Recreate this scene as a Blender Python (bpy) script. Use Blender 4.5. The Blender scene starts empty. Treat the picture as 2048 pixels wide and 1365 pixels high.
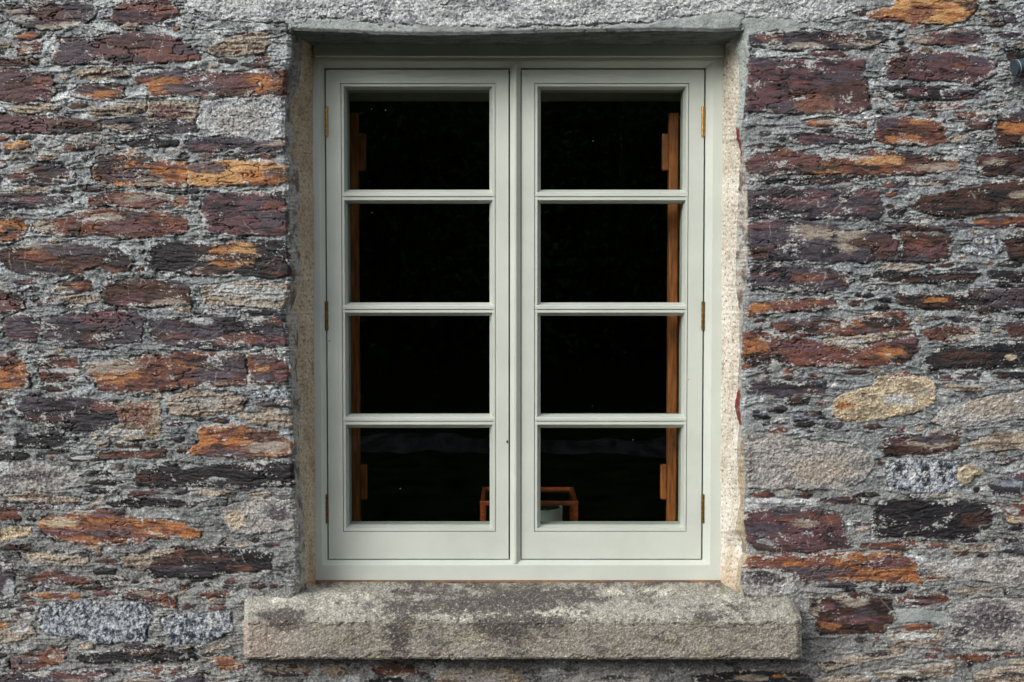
import bpy, math, random
import numpy as np
from mathutils import Vector

# ------------------------------------------------------------------ camera, light, exposure
S = bpy.context.scene
COL = S.collection
R = math.radians
PITCH = R(2.4); DIST = 2.4; ZC = 1.45; FPX = 2400.0
CAM = np.array([0.0, -DIST*math.cos(PITCH), ZC + DIST*math.sin(PITCH)])
cd = bpy.data.cameras.new('camera'); cam = bpy.data.objects.new('camera', cd); COL.objects.link(cam)
cam.location = CAM; cam.rotation_euler = (math.pi/2 - PITCH, 0, 0)
cd.sensor_width = 36; cd.lens = 36*FPX/2048; cd.clip_start = .05; cd.clip_end = 300
S.camera = cam
W = bpy.data.worlds.new('World'); S.world = W; W.use_nodes = True
nt = W.node_tree; bg = nt.nodes['Background']
sky = nt.nodes.new('ShaderNodeTexSky'); sky.sky_type = 'NISHITA'; sky.sun_disc = False
SUN_TO = Vector((-0.66, -0.80, 0.64)).normalized()
sky.sun_elevation = math.asin(SUN_TO.z); sky.sun_rotation = math.atan2(SUN_TO.x, SUN_TO.y)
sky.air_density = 1.0; sky.dust_density = 4.0; sky.ozone_density = 0.7
hs_ = nt.nodes.new('ShaderNodeHueSaturation'); hs_.inputs['Saturation'].default_value = .4      # overcast: little colour left in the sky
nt.links.new(sky.outputs[0], hs_.inputs['Color']); nt.links.new(hs_.outputs[0], bg.inputs[0]); bg.inputs[1].default_value = 0.15
sl = bpy.data.lights.new('sun', 'SUN'); sun = bpy.data.objects.new('sun', sl); COL.objects.link(sun)
sl.energy = 1.0; sl.angle = R(34); sl.color = (1.0, 0.99, 0.975)
sun.rotation_euler = SUN_TO.to_track_quat('Z', 'Y').to_euler()
S.view_settings.view_transform = 'Standard'; S.view_settings.look = 'None'
S.view_settings.exposure = 0.4; S.view_settings.gamma = 1

# ------------------------------------------------------------------ photograph plane -> world (a real wall plane, 1 px = 1 mm)
cp, sp = math.cos(PITCH), math.sin(PITCH)
def P(px, py, d):
    """world point seen at (px,py) lying d metres behind the wall plane"""
    px = np.asarray(px, float); py = np.asarray(py, float); d = np.asarray(d, float)
    X = px-1024.0; Y = -(py-682.5)
    dy = Y*sp + FPX*cp; dz = Y*cp - FPX*sp
    t = (d-CAM[1])/dy
    return np.stack(np.broadcast_arrays(X*t, d+0*t, CAM[2]+dz*t), -1)
def wx(px, py, d): return float(P(px, py, d)[0])
def wz(py, d): return float(P(1024, py, d)[2])

# ------------------------------------------------------------------ noise
_r = np.random.RandomState(11)
_ang = _r.rand(256, 256)*2*np.pi
_gx = np.cos(_ang).astype(np.float32); _gy = np.sin(_ang).astype(np.float32)
_val = _r.rand(256, 256).astype(np.float32)
def perlin(x, y, seed=0):
    x = x + seed*17.37; y = y + seed*9.71
    xi = np.floor(x).astype(np.int32); yi = np.floor(y).astype(np.int32)
    fx = (x-xi).astype(np.float32); fy = (y-yi).astype(np.float32)
    u = fx*fx*fx*(fx*(fx*6-15)+10); v = fy*fy*fy*(fy*(fy*6-15)+10)
    x0 = xi & 255; x1 = (xi+1) & 255; y0 = yi & 255; y1 = (yi+1) & 255
    def g(a, b, dx, dy): return _gx[b, a]*dx+_gy[b, a]*dy
    n0 = g(x0, y0, fx, fy)*(1-u)+g(x1, y0, fx-1, fy)*u
    n1 = g(x0, y1, fx, fy-1)*(1-u)+g(x1, y1, fx-1, fy-1)*u
    return (n0*(1-v)+n1*v)*1.5
def fbm(x, y, sx, sy, seed=0, octv=3, gain=.5):
    a = 1.0; o = 0; tot = 0
    x = x/sx; y = y/sy
    for i in range(octv):
        o = o + a*perlin(x, y, seed+i*3); tot += a; a *= gain
        if sx < sy*2.2: x, y = (x*.8-y*.6)*2.03, (x*.6+y*.8)*2.03      # turn each octave: no weave
        else: x, y = (x*.98-y*.199)*2.03, (x*.199+y*.98)*2.03
    return o/tot*1.25
def white(x, y, s, seed=0):
    a = (x*.83-y*.56)/(s*1.7); b = (x*.56+y*.83)/(s*1.6)
    return .5+.75*(perlin(a, b, seed+5)+.8*perlin(a*2.1+3, b*2.1, seed+8))
def ss(a, b, x):
    t = np.clip((x-a)/(b-a), 0, 1); return t*t*(3-2*t)
def lin(h):
    c = np.array([int(h[i:i+2], 16)/255 for i in (0, 2, 4)])
    return np.where(c < .04045, c/12.92, ((c+.055)/1.055)**2.4).astype(np.float32)
def mix(a, b, t): return a*(1-t[..., None])+b*t[..., None]
def polysdf(px, py, poly):
    d = np.full(px.shape, 1e9, np.float32); s = np.ones(px.shape, np.float32)
    n = len(poly)
    for i in range(n):
        ax, ay = poly[i]; bx, by = poly[i-1]
        ex, ey = bx-ax, by-ay; qx, qy = px-ax, py-ay
        h = np.clip((qx*ex+qy*ey)/(ex*ex+ey*ey+1e-9), 0, 1)
        rx, ry = qx-ex*h, qy-ey*h
        d = np.minimum(d, rx*rx+ry*ry)
        c1 = py >= ay; c2 = py < by; c3 = ex*qy > ey*qx
        flip = (c1 & c2 & c3) | (~c1 & ~c2 & ~c3)
        s = np.where(flip, -s, s)
    return -s*np.sqrt(d)      # positive inside

# ------------------------------------------------------------------ stone palettes: c0 main, c1 dark, c2 light vein, c3 accent, accent amount, lime
PAL = {
 'M': ('614448', '342a31', '8e706a', '764c40', .25, .34),
 'P': ('49434b', '24232b', '786f76', '5c403a', .22, .40),
 'R': ('6e463b', '382827', 'a6806a', '92603a', .35, .44),
 'O': ('a06a3e', '5c3a2e', 'c8a078', '7c4832', .38, .36),
 'Y': ('b89060', '8a5e3a', 'd8c09a', '9c6a46', .30, .22),
 'K': ('232226', '141417', '443e40', '44322e', .25, .32),
 'D': ('45302a', '241d1c', '74523e', '64422a', .28, .26),
 'G': ('979592', '686767', 'cbc9c4', '8e8680', .40, .35),
 'T': ('968c80', '625850', 'c0b6a6', '84705a', .40, .40),
 'A': ('b2a48c', '807462', 'd6cebc', 'a08a68', .40, .10),
 'B': ('8a929e', '2c3444', 'd0d4d6', '5c6878', .55, .30),
 'W': ('b2b6b8', '787c80', 'dee0e0', '949aa2', .30, .50),
 'C': ('989f9f', '848a8a', 'aab0b0', '949494', .20, .00),
}
PAL = {k: [lin(h) for h in v[:4]]+list(v[4:]) for k, v in PAL.items()}

# class, lift mm, outline in mm on the wall face ; accents "class x y rx ry" ; negative lift: the pipe hole, its dark painted as black
ST = '''
W 7|395,-60 388,15 420,38 470,34 560,44 620,40 700,48 850,52 1000,58 1200,50 1440,46 1500,34 1600,42 1690,32 1700,-60|
C 6|572,42 640,40 760,50 1000,58 1150,54 1300,48 1440,26 1487,30 1490,64 1300,66 1000,72 800,72 620,62 580,62|
C 5|1486,44 1500,38 1560,38 1615,52 1600,60 1520,62 1500,70 1496,120 1494,180 1484,250 1478,255 1476,180 1484,110|
P 5|14,14 60,4 160,6 197,20 175,44 120,58 95,58 45,52 20,38|M 90 30 60 16;G 45 38 30 9
M 5|220,42 235,4 345,1 358,28 320,44 260,46|R 280 12 40 9
M 7|102,122 118,82 200,76 260,66 330,70 372,90 402,108 395,118 330,122 270,127 180,126 125,130|R 310 106 50 9;P 150 100 40 20
R 7|270,152 300,138 350,142 400,146 480,148 572,142 576,190 500,193 420,194 340,188 300,195 295,172 278,165|O 330 170 40 18;O 520 168 34 16;M 430 160 50 9
M 5|-60,150 0,142 50,140 100,148 110,185 96,202 40,206 0,198 -60,200|R 80 165 20 12
T 2|150,144 185,138 250,140 258,150 190,160 155,154|D 200 150 20 6
R 3|142,184 165,172 245,176 248,192 190,198 145,192|O 200 188 40 8;K 205 178 18 4
T 5|415,100 440,84 470,72 534,64 538,88 522,108 440,112|D 500 70 24 4
R 1|28,76 60,66 78,72 60,80|O 50 72 20 5
R 1|36,100 80,96 82,106 40,108|
D 4|-60,236 0,232 60,228 140,238 200,246 202,260 150,268 60,264 -60,264|M 60 240 80 9;K 110 260 60 5
P 5|204,246 240,238 298,234 392,240 394,262 300,266 220,262|K 310 252 25 8
T 5|292,210 330,204 396,208 392,240 300,236|M 340 225 40 14
T 3|178,222 230,212 290,208 292,222 240,228 190,232|D 260 222 40 5
W 4|402,206 460,198 572,200 570,270 530,288 480,278 394,254|G 480 240 60 30
P 6|372,288 400,277 470,276 520,284 566,282 569,300 520,304 384,302|M 540 292 30 8;K 440 294 60 4
K 3|246,282 300,276 358,284 345,294 262,292|
R 2|104,300 128,290 196,288 180,298 120,303|
Y 1|6,286 52,284 62,296 12,298|
P 4|18,352 40,342 80,328 124,332 150,346 148,364 80,372 25,370|K 75 346 26 10
O 6|186,334 200,314 255,310 308,318 372,328 378,372 300,373 240,372 194,362|K 206 342 24 26;R 330 366 50 6;W 296 358 26 2
Y 6|377,332 440,322 540,326 574,335 576,360 560,368 379,371|O 520 352 40 14;D 562 348 12 12
R 3|176,396 215,386 330,388 372,396 374,412 280,414 180,410|T 300 400 60 9
P 1|-20,392 60,388 136,390 142,402 90,414 0,412|W 40 400 30 5
R 5|60,448 110,438 150,425 230,418 340,428 374,440 370,462 280,476 200,470 150,470 70,464|T 210 436 40 9;P 270 430 20 6
M 7|406,400 420,388 500,386 568,382 574,440 575,466 530,470 480,470 408,462|P 540 425 50 28
O 3|-60,440 0,440 44,438 50,456 46,478 0,482 -60,480|R 20 470 30 8
D 6|-60,500 0,500 80,490 200,492 232,500 264,524 256,542 225,544 200,532 170,538 158,548 90,552 20,540 2,520|R 80 512 40 10;K 230 516 30 20;K 110 548 34 5;O 80 505 24 4
K 7|294,500 320,487 380,484 420,494 470,486 560,481 577,495 581,550 540,556 480,550 400,552 340,542 300,536|O 450 512 36 26;Y 490 506 30 22;R 560 530 34 22;R 420 545 40 9;D 400 500 18 9
R 3|95,586 124,566 180,564 182,578 130,588|A 120 578 18 6
D 6|208,592 214,566 300,562 374,565 382,609 300,613 218,611|D 300 590 90 24
T 3|402,575 500,566 580,572 576,600 566,616 520,614 410,606|W 470 580 50 12;C 540 588 36 15
R 3|-60,586 0,584 34,584 50,600 40,624 -60,628|D 10 590 20 7
M 5|10,642 40,626 76,632 80,660 70,682 18,680|P 40 650 30 20
P 5|88,642 150,626 268,624 287,642 280,682 200,696 120,692 90,676|M 200 640 50 12;K 170 664 30 9
P 5|298,640 380,632 466,638 570,636 575,690 400,698 310,684|W 400 642 30 7;R 546 645 18 8;M 360 676 40 12
O 5|-60,716 0,714 44,716 52,745 57,772 0,778 -60,778|D 20 724 30 9;R 30 760 20 9
R 3|74,722 110,717 152,720 162,758 100,764 84,758|W 120 742 40 5
R 8|168,730 250,722 290,712 340,710 400,706 488,712 496,768 400,772 330,780 240,784 200,776 176,752|O 235 745 46 22;O 410 732 40 9;M 440 750 40 16
R 6|496,712 548,700 556,712 578,740 574,766 500,768|Y 525 725 16 18;M 560 745 14 15
P 6|26,818 60,796 148,796 236,810 232,848 190,858 160,866 120,856 42,834|K 190 828 50 18;D 90 838 50 8
T 4|234,808 316,802 320,874 270,880 205,870 240,850|R 270 830 40 20;W 250 866 40 6
T 5|335,800 370,785 468,790 492,800 480,824 400,832 340,826|G 400 806 50 12
B 3|505,784 580,784 582,794 510,794|
M 3|515,808 582,804 584,814 520,814|
T 4|480,830 585,826 584,850 500,850|
O 7|400,856 440,852 486,853 496,862 552,862 562,876 582,884 582,912 460,914 378,906 400,884|R 450 900 50 9;D 440 894 20 6;R 565 900 16 9
K 4|36,872 110,866 134,876 124,890 80,894 38,894|
G 5|-60,928 0,924 60,928 140,938 166,960 130,978 60,984 -60,978|W 8 940 18 18;P 60 952 60 9
D 2|138,916 200,906 330,898 326,914 200,918 142,922|K 300 906 40 6;R 220 912 20 4;W 170 916 24 4
K 7|268,940 300,934 350,928 356,942 440,930 540,925 588,926 589,972 440,970 300,973 274,966|C 440 962 30 6;D 300 940 40 6
T 2|10,992 60,986 160,1000 150,1008 20,1003|D 60 992 30 4
K 3|214,1008 250,996 330,1000 396,1006 390,1012 230,1013|R 370 1007 28 5
D 3|-60,1016 0,1014 42,1016 40,1038 -60,1042|R 20 1030 20 8
O 7|78,1050 90,1036 126,1036 150,1022 250,1020 246,1034 330,1042 402,1062 396,1074 300,1074 280,1086 180,1091 100,1074|A 120 1046 36 10;R 220 1056 60 11;T 180 1026 40 5;K 180 1066 40 4
A 3|-60,1058 0,1058 58,1056 58,1070 10,1078 -60,1076|
G 6|444,1030 462,1012 520,998 588,1002 596,1044 576,1060 500,1068 470,1064|A 470 1040 20 18;P 560 1030 20 14
K 7|288,1134 320,1118 352,1100 430,1098 542,1108 542,1136 440,1146 420,1156 310,1154|R 470 1140 34 11;P 380 1140 60 9;R 360 1104 12 8
T 4|244,1118 350,1098 300,1122 288,1140 252,1134|
T 3|44,1108 100,1108 176,1118 164,1130 60,1122|A 80 1112 30 5
R 2|40,1148 76,1152 98,1142 140,1150 196,1166 130,1168 70,1166|D 100 1164 36 5;W 130 1154 20 3
K 1|188,1142 232,1138 230,1148 194,1148|
O 2|44,1192 100,1187 162,1190 150,1196 60,1196|
R 4|244,1182 280,1178 350,1196 352,1214 300,1208 252,1194|T 290 1188 26 6
B 7|80,1225 108,1208 200,1206 290,1208 304,1234 284,1282 200,1286 140,1272 98,1268 80,1250|B 190 1240 90 30
B 6|325,1240 350,1228 398,1230 460,1224 464,1260 420,1284 350,1286 332,1262|W 430 1240 20 18
P 3|-60,1128 0,1126 26,1132 28,1192 -60,1196|W 18 1180 12 18
T 3|-60,1240 0,1240 60,1250 70,1270 20,1284 -60,1290|W 40 1258 20 9;O 4 1252 8 5
R 4|22,1322 60,1308 132,1296 126,1326 60,1338 26,1338|O 100 1314 20 12;W 60 1318 26 3
K 5|158,1306 260,1302 386,1303 392,1318 200,1326 162,1320|
O 4|418,1316 464,1316 486,1338 440,1336|D 450 1326 20 6
R 2|272,1336 394,1334 396,1346 280,1348|
P 3|-60,1350 80,1346 240,1340 200,1358 120,1370 -60,1372|R 110 1350 40 6
P 3|246,1360 400,1352 410,1380 250,1382|
R 2|524,1336 580,1330 622,1336 616,1350 540,1352|T 560 1340 30 6
T 2|640,1336 690,1328 700,1344 660,1350|A 665 1340 18 5
R 2|744,1334 800,1328 850,1344 760,1352|O 770 1338 18 4
T 4|872,1354 900,1340 1000,1336 1046,1346 1040,1400 880,1400|G 960 1356 50 10
K 3|730,1362 800,1358 830,1400 730,1400|
G 3|1130,1360 1180,1348 1280,1344 1300,1356 1290,1400 1130,1400|K 1230 1356 40 4
K 3|1390,1356 1460,1344 1600,1346 1626,1364 1600,1400 1400,1400|T 1500 1356 30 7;O 1560 1352 16 4
Y 8|1734,28 1790,12 1806,-40 1962,-40 1956,14 1930,40 1904,47 1800,42 1742,36|O 1770 30 40 12;O 1920 34 30 8;P 1770 42 30 4
P 3|1952,30 1990,22 2024,28 2034,42 1980,43|
B 4|2018,-40 2060,-40 2060,52 2040,36|
P 5|1497,74 1560,64 1680,66 1762,68 1770,80 1742,96 1660,98 1570,99 1500,88|R 1540 76 26 7;T 1720 84 40 10;T 1610 92 40 6;O 1680 70 26 4
M 4|1818,74 1870,66 1920,59 1962,62 1970,82 1900,90 1820,86|T 1840 78 26 8
M 8|1497,128 1502,116 1600,122 1728,120 1726,146 1732,172 1738,216 1700,226 1560,225 1494,222|P 1690 160 50 18;P 1560 215 50 8;D 1630 190 60 10
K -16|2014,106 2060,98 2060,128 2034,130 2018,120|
M 7|1774,132 1782,112 1850,106 1920,108 1990,124 1990,146 1950,166 1850,158 1778,156|D 1800 135 22 16;R 1940 130 30 8;P 1850 116 40 6
K 4|1776,178 1800,170 1900,180 1912,192 1870,200 1800,196|M 1840 184 40 8;B 1940 184 20 6
P 2|1880,184 1960,182 1956,196 1890,198|K 1930 190 20 5
R 1|1782,206 1812,206 1808,216 1790,220|
R 3|1608,246 1640,240 1732,244 1728,254 1620,253|O 1630 246 18 6;D 1700 249 20 4
P 3|1576,276 1600,267 1680,272 1756,280 1748,288 1620,288 1580,284|M 1630 276 30 6
R 6|1750,242 1820,235 1886,240 1894,265 1890,288 1762,288 1754,262|O 1810 280 40 9;D 1815 262 40 5;O 1840 244 24 6
D 5|1990,262 1998,234 2060,222 2060,294 1998,292|O 2030 256 30 12
D 3|1928,250 1946,242 1982,240 1984,256 1932,262|
R 6|1492,322 1510,304 1560,298 1600,306 1660,314 1750,300 1800,305 1912,316 1920,338 1850,348 1700,350 1600,346 1500,346|P 1520 325 36 22;Y 1640 336 44 10;Y 1760 320 50 10;D 1850 322 40 9;W 1700 314 50 3;M 1600 316 40 8
D 4|1954,318 1970,308 2060,306 2060,348 1990,350 1960,346|M 1990 320 26 12
K 2|1500,360 1560,358 1660,354 1740,352 1770,352 1730,362 1600,366 1500,364|
P 6|1498,388 1560,376 1700,378 1758,384 1764,424 1758,440 1650,436 1500,432|M 1590 395 70 16;K 1524 414 28 7;M 1700 420 40 9
D 7|1818,412 1850,394 1950,376 1990,364 2060,360 2060,420 1950,426 1860,428|K 2010 385 50 16;K 1900 420 50 6
P 2|1764,366 1812,364 1816,374 1776,377|
D 2|1816,364 1900,362 1888,368 1822,370|
P 7|1500,448 1580,442 1670,450 1676,464 1724,462 1790,462 1797,520 1700,523 1500,518|T 1620 470 50 20;T 1700 480 36 22;P 1540 480 44 36;D 1770 495 30 24
D 6|1803,468 1860,470 1902,478 1896,522 1804,523|M 1850 500 40 14
D 3|1772,450 1890,455 1882,462 1780,458|
D 3|1950,438 1980,434 2060,436 2060,452 1990,454 1952,450|O 1990 444 40 5
B 5|1924,502 1950,480 1990,474 2008,494 1990,510 1940,508|T 1960 490 20 8
K 5|2006,478 2024,472 2060,476 2060,522 2024,522|D 2040 500 20 14
K 3|1774,420 1810,418 1808,430 1780,433|
P 6|1502,532 1540,530 1600,532 1690,546 1706,562 1690,580 1600,582 1500,577|K 1530 550 30 20;R 1620 556 40 10;D 1670 564 30 12
K 5|1724,558 1760,546 1850,548 1962,547 1940,562 1870,567 1760,562|D 1900 556 50 6;A 1684 536 1 1
K 4|1974,542 2060,542 2060,563 1984,563|
R 6|1490,628 1512,606 1600,602 1640,597 1662,594 1674,612 1640,618 1600,620 1496,632|O 1520 618 30 10;M 1655 605 14 8
D 6|1790,592 1800,584 1816,590 1900,590 1950,582 2060,578 2050,614 1960,622 1840,615 1800,606|R 1800 598 12 8;K 1960 600 60 10;O 1870 600 30 5
R 5|1545,648 1600,640 1700,640 1744,634 1756,624 1806,624 1818,636 1816,664 1740,669 1650,668 1560,668|D 1620 652 50 8;K 1786 644 22 12;O 1750 632 20 5;W 1648 652 12 4
R 3|1848,664 1900,652 1950,654 1966,668 1940,682 1860,680|D 1900 664 40 8
M 4|2008,654 2020,646 2060,648 2060,676 2024,678|D 2030 664 16 12
R 7|1486,668 1520,656 1546,672 1600,676 1650,690 1740,688 1830,672 1834,700 1806,730 1700,733 1600,730 1486,734|O 1512 700 26 24;M 1620 692 70 12;O 1770 708 50 14;K 1820 690 16 18;M 1600 718 30 8;D 1730 716 40 8
T 5|1650,682 1740,668 1826,664 1770,676 1700,694 1664,692|W 1700 684 30 5
K 6|1846,724 1870,702 1960,694 2060,682 2060,732 1980,736 1856,736|D 1920 715 60 12;A 2022 714 12 6
P 5|1492,772 1510,762 1560,762 1652,764 1650,790 1600,797 1496,784|K 1570 776 60 8;D 1620 782 20 6
K 4|1570,797 1618,796 1616,808 1572,808|
K 2|1582,828 1600,822 1616,832 1640,824 1648,838 1590,842|B 1610 834 30 8
A 8|1664,812 1690,790 1748,776 1760,756 1830,754 1868,768 1871,798 1840,820 1770,836 1690,843 1668,828|O 1690 812 20 9;W 1800 800 30 12;T 1850 785 20 10
G 7|1488,872 1540,868 1600,884 1720,894 1746,924 1732,958 1680,978 1560,976 1494,976|T 1640 940 60 26
D 5|1766,880 1800,874 1912,871 1918,892 1890,906 1770,911|T 1860 886 50 12
B 6|1774,934 1800,920 1870,924 1922,926 1926,962 1880,986 1780,980|K 1796 935 10 18;K 1850 950 9 24;K 1885 945 8 22;W 1826 950 10 18;W 1866 940 7 20
A 3|1920,936 1950,932 1968,940 1926,970 1914,950|
T 5|1938,890 1990,868 2060,866 2060,896 1960,902|
G 5|1868,842 1900,816 1960,800 2060,780 2060,834 1980,842 1930,850 1890,856|T 1980 812 60 18
P 2|1638,999 1700,996 1738,999 1736,1006 1660,1006|
W 2|1496,998 1600,1000 1636,1000 1630,1007 1500,1004|
P 2|1868,753 1960,750 1950,760 1880,761|
K 2|1990,746 2060,746 2060,756 1996,754|
T 3|1896,770 1970,776 1960,782 1892,779|
P 4|1978,970 2010,956 2060,940 2060,988 1990,988|B 2020 970 30 12;K 2000 978 30 6
K 9|1742,1044 1752,1010 1790,1000 1850,1002 1930,1004 1986,1010 1982,1050 1940,1074 1820,1070 1748,1072|D 1950 1035 30 24
R 5|2008,1018 2060,1006 2060,1048 2016,1046|A 2030 1040 18 8;W 2026 1022 12 8
M 7|1486,1024 1550,1018 1630,1024 1680,1030 1684,1050 1699,1096 1600,1103 1520,1100 1492,1078|R 1590 1036 40 9;P 1530 1060 40 14;D 1580 1094 24 8;R 1660 1040 20 10;C 1530 1090 22 12
O 8|1484,1124 1512,1112 1600,1112 1700,1107 1800,1108 1832,1130 1842,1163 1700,1161 1600,1158 1588,1142 1496,1134|R 1530 1124 44 12;D 1720 1140 60 9;O 1760 1130 60 18;R 1640 1130 30 14
R 2|1712,1092 1800,1085 1902,1090 1850,1097 1730,1096|
T 2|1900,1094 1990,1090 1986,1102 1910,1102|
D 7|1632,1208 1650,1198 1780,1200 1786,1238 1764,1262 1640,1268 1630,1250|K 1700 1210 60 8;O 1655 1252 20 8;M 1720 1240 50 9
T 4|1618,1196 1640,1196 1634,1230 1622,1226|K 1628 1206 8 8
R 4|1794,1198 1820,1190 1890,1192 1900,1202 1850,1208 1800,1208|K 1850 1196 30 4;W 1830 1202 20 3
C 3|1796,1220 1850,1222 1900,1230 1896,1246 1860,1240 1796,1244|
G 6|1904,1218 1950,1200 2060,1198 2060,1302 1960,1296 1902,1268|P 1980 1240 60 30;K 1920 1262 20 10
K 1|1744,1178 1810,1176 1808,1184 1750,1185|
T 4|1778,1272 1800,1262 1884,1264 1888,1280 1820,1292 1790,1286|W 1830 1274 40 8
T 4|1636,1330 1690,1318 1780,1298 1812,1286 1804,1306 1700,1330 1652,1342|K 1750 1308 40 6;K 1660 1328 14 6
T 3|1748,1346 1860,1330 1912,1330 1910,1350 1760,1354|W 1800 1344 30 4;D 1890 1344 16 6
G 4|1848,1130 1900,1120 2060,1118 2060,1172 1960,1160 1880,1150|W 1920 1130 26 9
T 4|1950,1350 2000,1338 2060,1332 2060,1400 1960,1400|K 2020 1350 30 5
T 2|1840,1156 1880,1150 1896,1160 1850,1162|R 1866 1156 18 4
T 1|1910,1180 1990,1178 1990,1184 1920,1186|
G 5|1488,1142 1530,1140 1586,1150 1594,1180 1560,1196 1494,1186|P 1530 1158 40 14;K 1520 1148 30 5;W 1570 1178 18 10
'''
def parse():
    out = []
    for ln in ST.strip().split('\n'):
        a, b, c = ln.split('|')
        k, h = a.split()
        poly = [tuple(float(q) for q in t.split(',')) for t in b.split()]
        acc = []
        for t in c.split(';'):
            if t.strip():
                q = t.split(); acc.append((q[0], *[float(v) for v in q[1:]]))
        out.append((k, float(h), poly, acc))
    return out
STONES = parse()
_ra = random.Random(21)
for _q in STONES:          # veins and stained beds inside each slate
    if _q[0] in 'MPROKDY':
        xs_ = [p[0] for p in _q[2]]; ys_ = [p[1] for p in _q[2]]; w_, h_ = max(xs_)-min(xs_), max(ys_)-min(ys_)
        for _ in range(int(1+w_/55)):
            _q[3].append((_ra.choice('KDPPMRT' if _q[0] != 'K' else 'KKKD'), _ra.uniform(min(xs_), max(xs_)), _ra.uniform(min(ys_), max(ys_)), _ra.uniform(.08, .2)*w_+8, _ra.uniform(.07, .2)*h_+2.5))
# the same coursing carries on beyond the photograph's edges
_rr = random.Random(5)
# slate chips pinned into the mortar
_bb = [(min(p[0] for p in q[2])-5, max(p[0] for p in q[2])+5, min(p[1] for p in q[2])-3, max(p[1] for p in q[2])+3) for q in STONES]
_n = 0; _t = 0
while _n < 330 and _t < 20000:
    _t += 1
    w_ = _rr.uniform(12, 110) if _t < 9000 else _rr.uniform(9, 50); h_ = _rr.uniform(3.5, 8) + (w_/16 if _t < 9000 else 0); x_ = _rr.choice((_rr.uniform(-30, 560-w_), _rr.uniform(1500, 2050))); y_ = _rr.uniform(0, 1360)
    if any(x_ < b[1] and x_+w_ > b[0] and y_ < b[3] and y_+h_ > b[2] for b in _bb): continue
    if y_ > 1180 and 480 < x_+w_ and x_ < 1620: continue
    j = lambda k=2: _rr.uniform(-k, k)
    STONES.append((_rr.choice('PPRTDDKKGTMR'), _rr.uniform(0, 3), [(x_, y_+h_*.6+j()), (x_+w_*.3, y_+j()), (x_+w_*.55, y_+h_*.2+j()), (x_+w_*.8, y_+j()), (x_+w_, y_+h_*.5+j()), (x_+w_*.7, y_+h_+j()), (x_+w_*.2, y_+h_+j())], []))
    _bb.append((x_-6, x_+w_+6, y_-4, y_+h_+4)); _n += 1
def auto(x0, x1, y0, y1):
    y = y0
    while y < y1:
        h = _rr.uniform(22, 58); x = x0 - _rr.uniform(0, 90)
        while x < x1:
            w = _rr.uniform(70, 240)*(0.6+h/80)
            a, b = max(x, x0), min(x+w, x1)
            if b-a > 30:
                j = lambda s=5: _rr.uniform(-s, s)
                yy1 = min(y+h, y1)
                poly = [(a+j(), y+j()), ((a+b)/2+j(20), y-2+j()), (b+j(), y+j()), (b+j(9), (y+yy1)/2), (b+j(), yy1+j()), ((a+b)/2+j(20), yy1+j()), (a+j(), yy1+j()), (a+j(9), (y+yy1)/2)]
                k = _rr.choice('MPRDKMPRDTGTRGGTP')
                acc = [(_rr.choice('MPRDKOT'), _rr.uniform(a, b), _rr.uniform(y, yy1), _rr.uniform(15, 50), _rr.uniform(6, 18)) for _ in range(2)]
                STONES.append((k, _rr.uniform(2, 8), poly, acc))
            x += w + _rr.uniform(10, 24)
        y += h + _rr.uniform(9, 20)
auto(-1500, -64, -1180, 2150); auto(2064, 3550, -1180, 2150)
auto(-58, 2058, -1180, -66); auto(-58, 2058, 1404, 2150)

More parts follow.
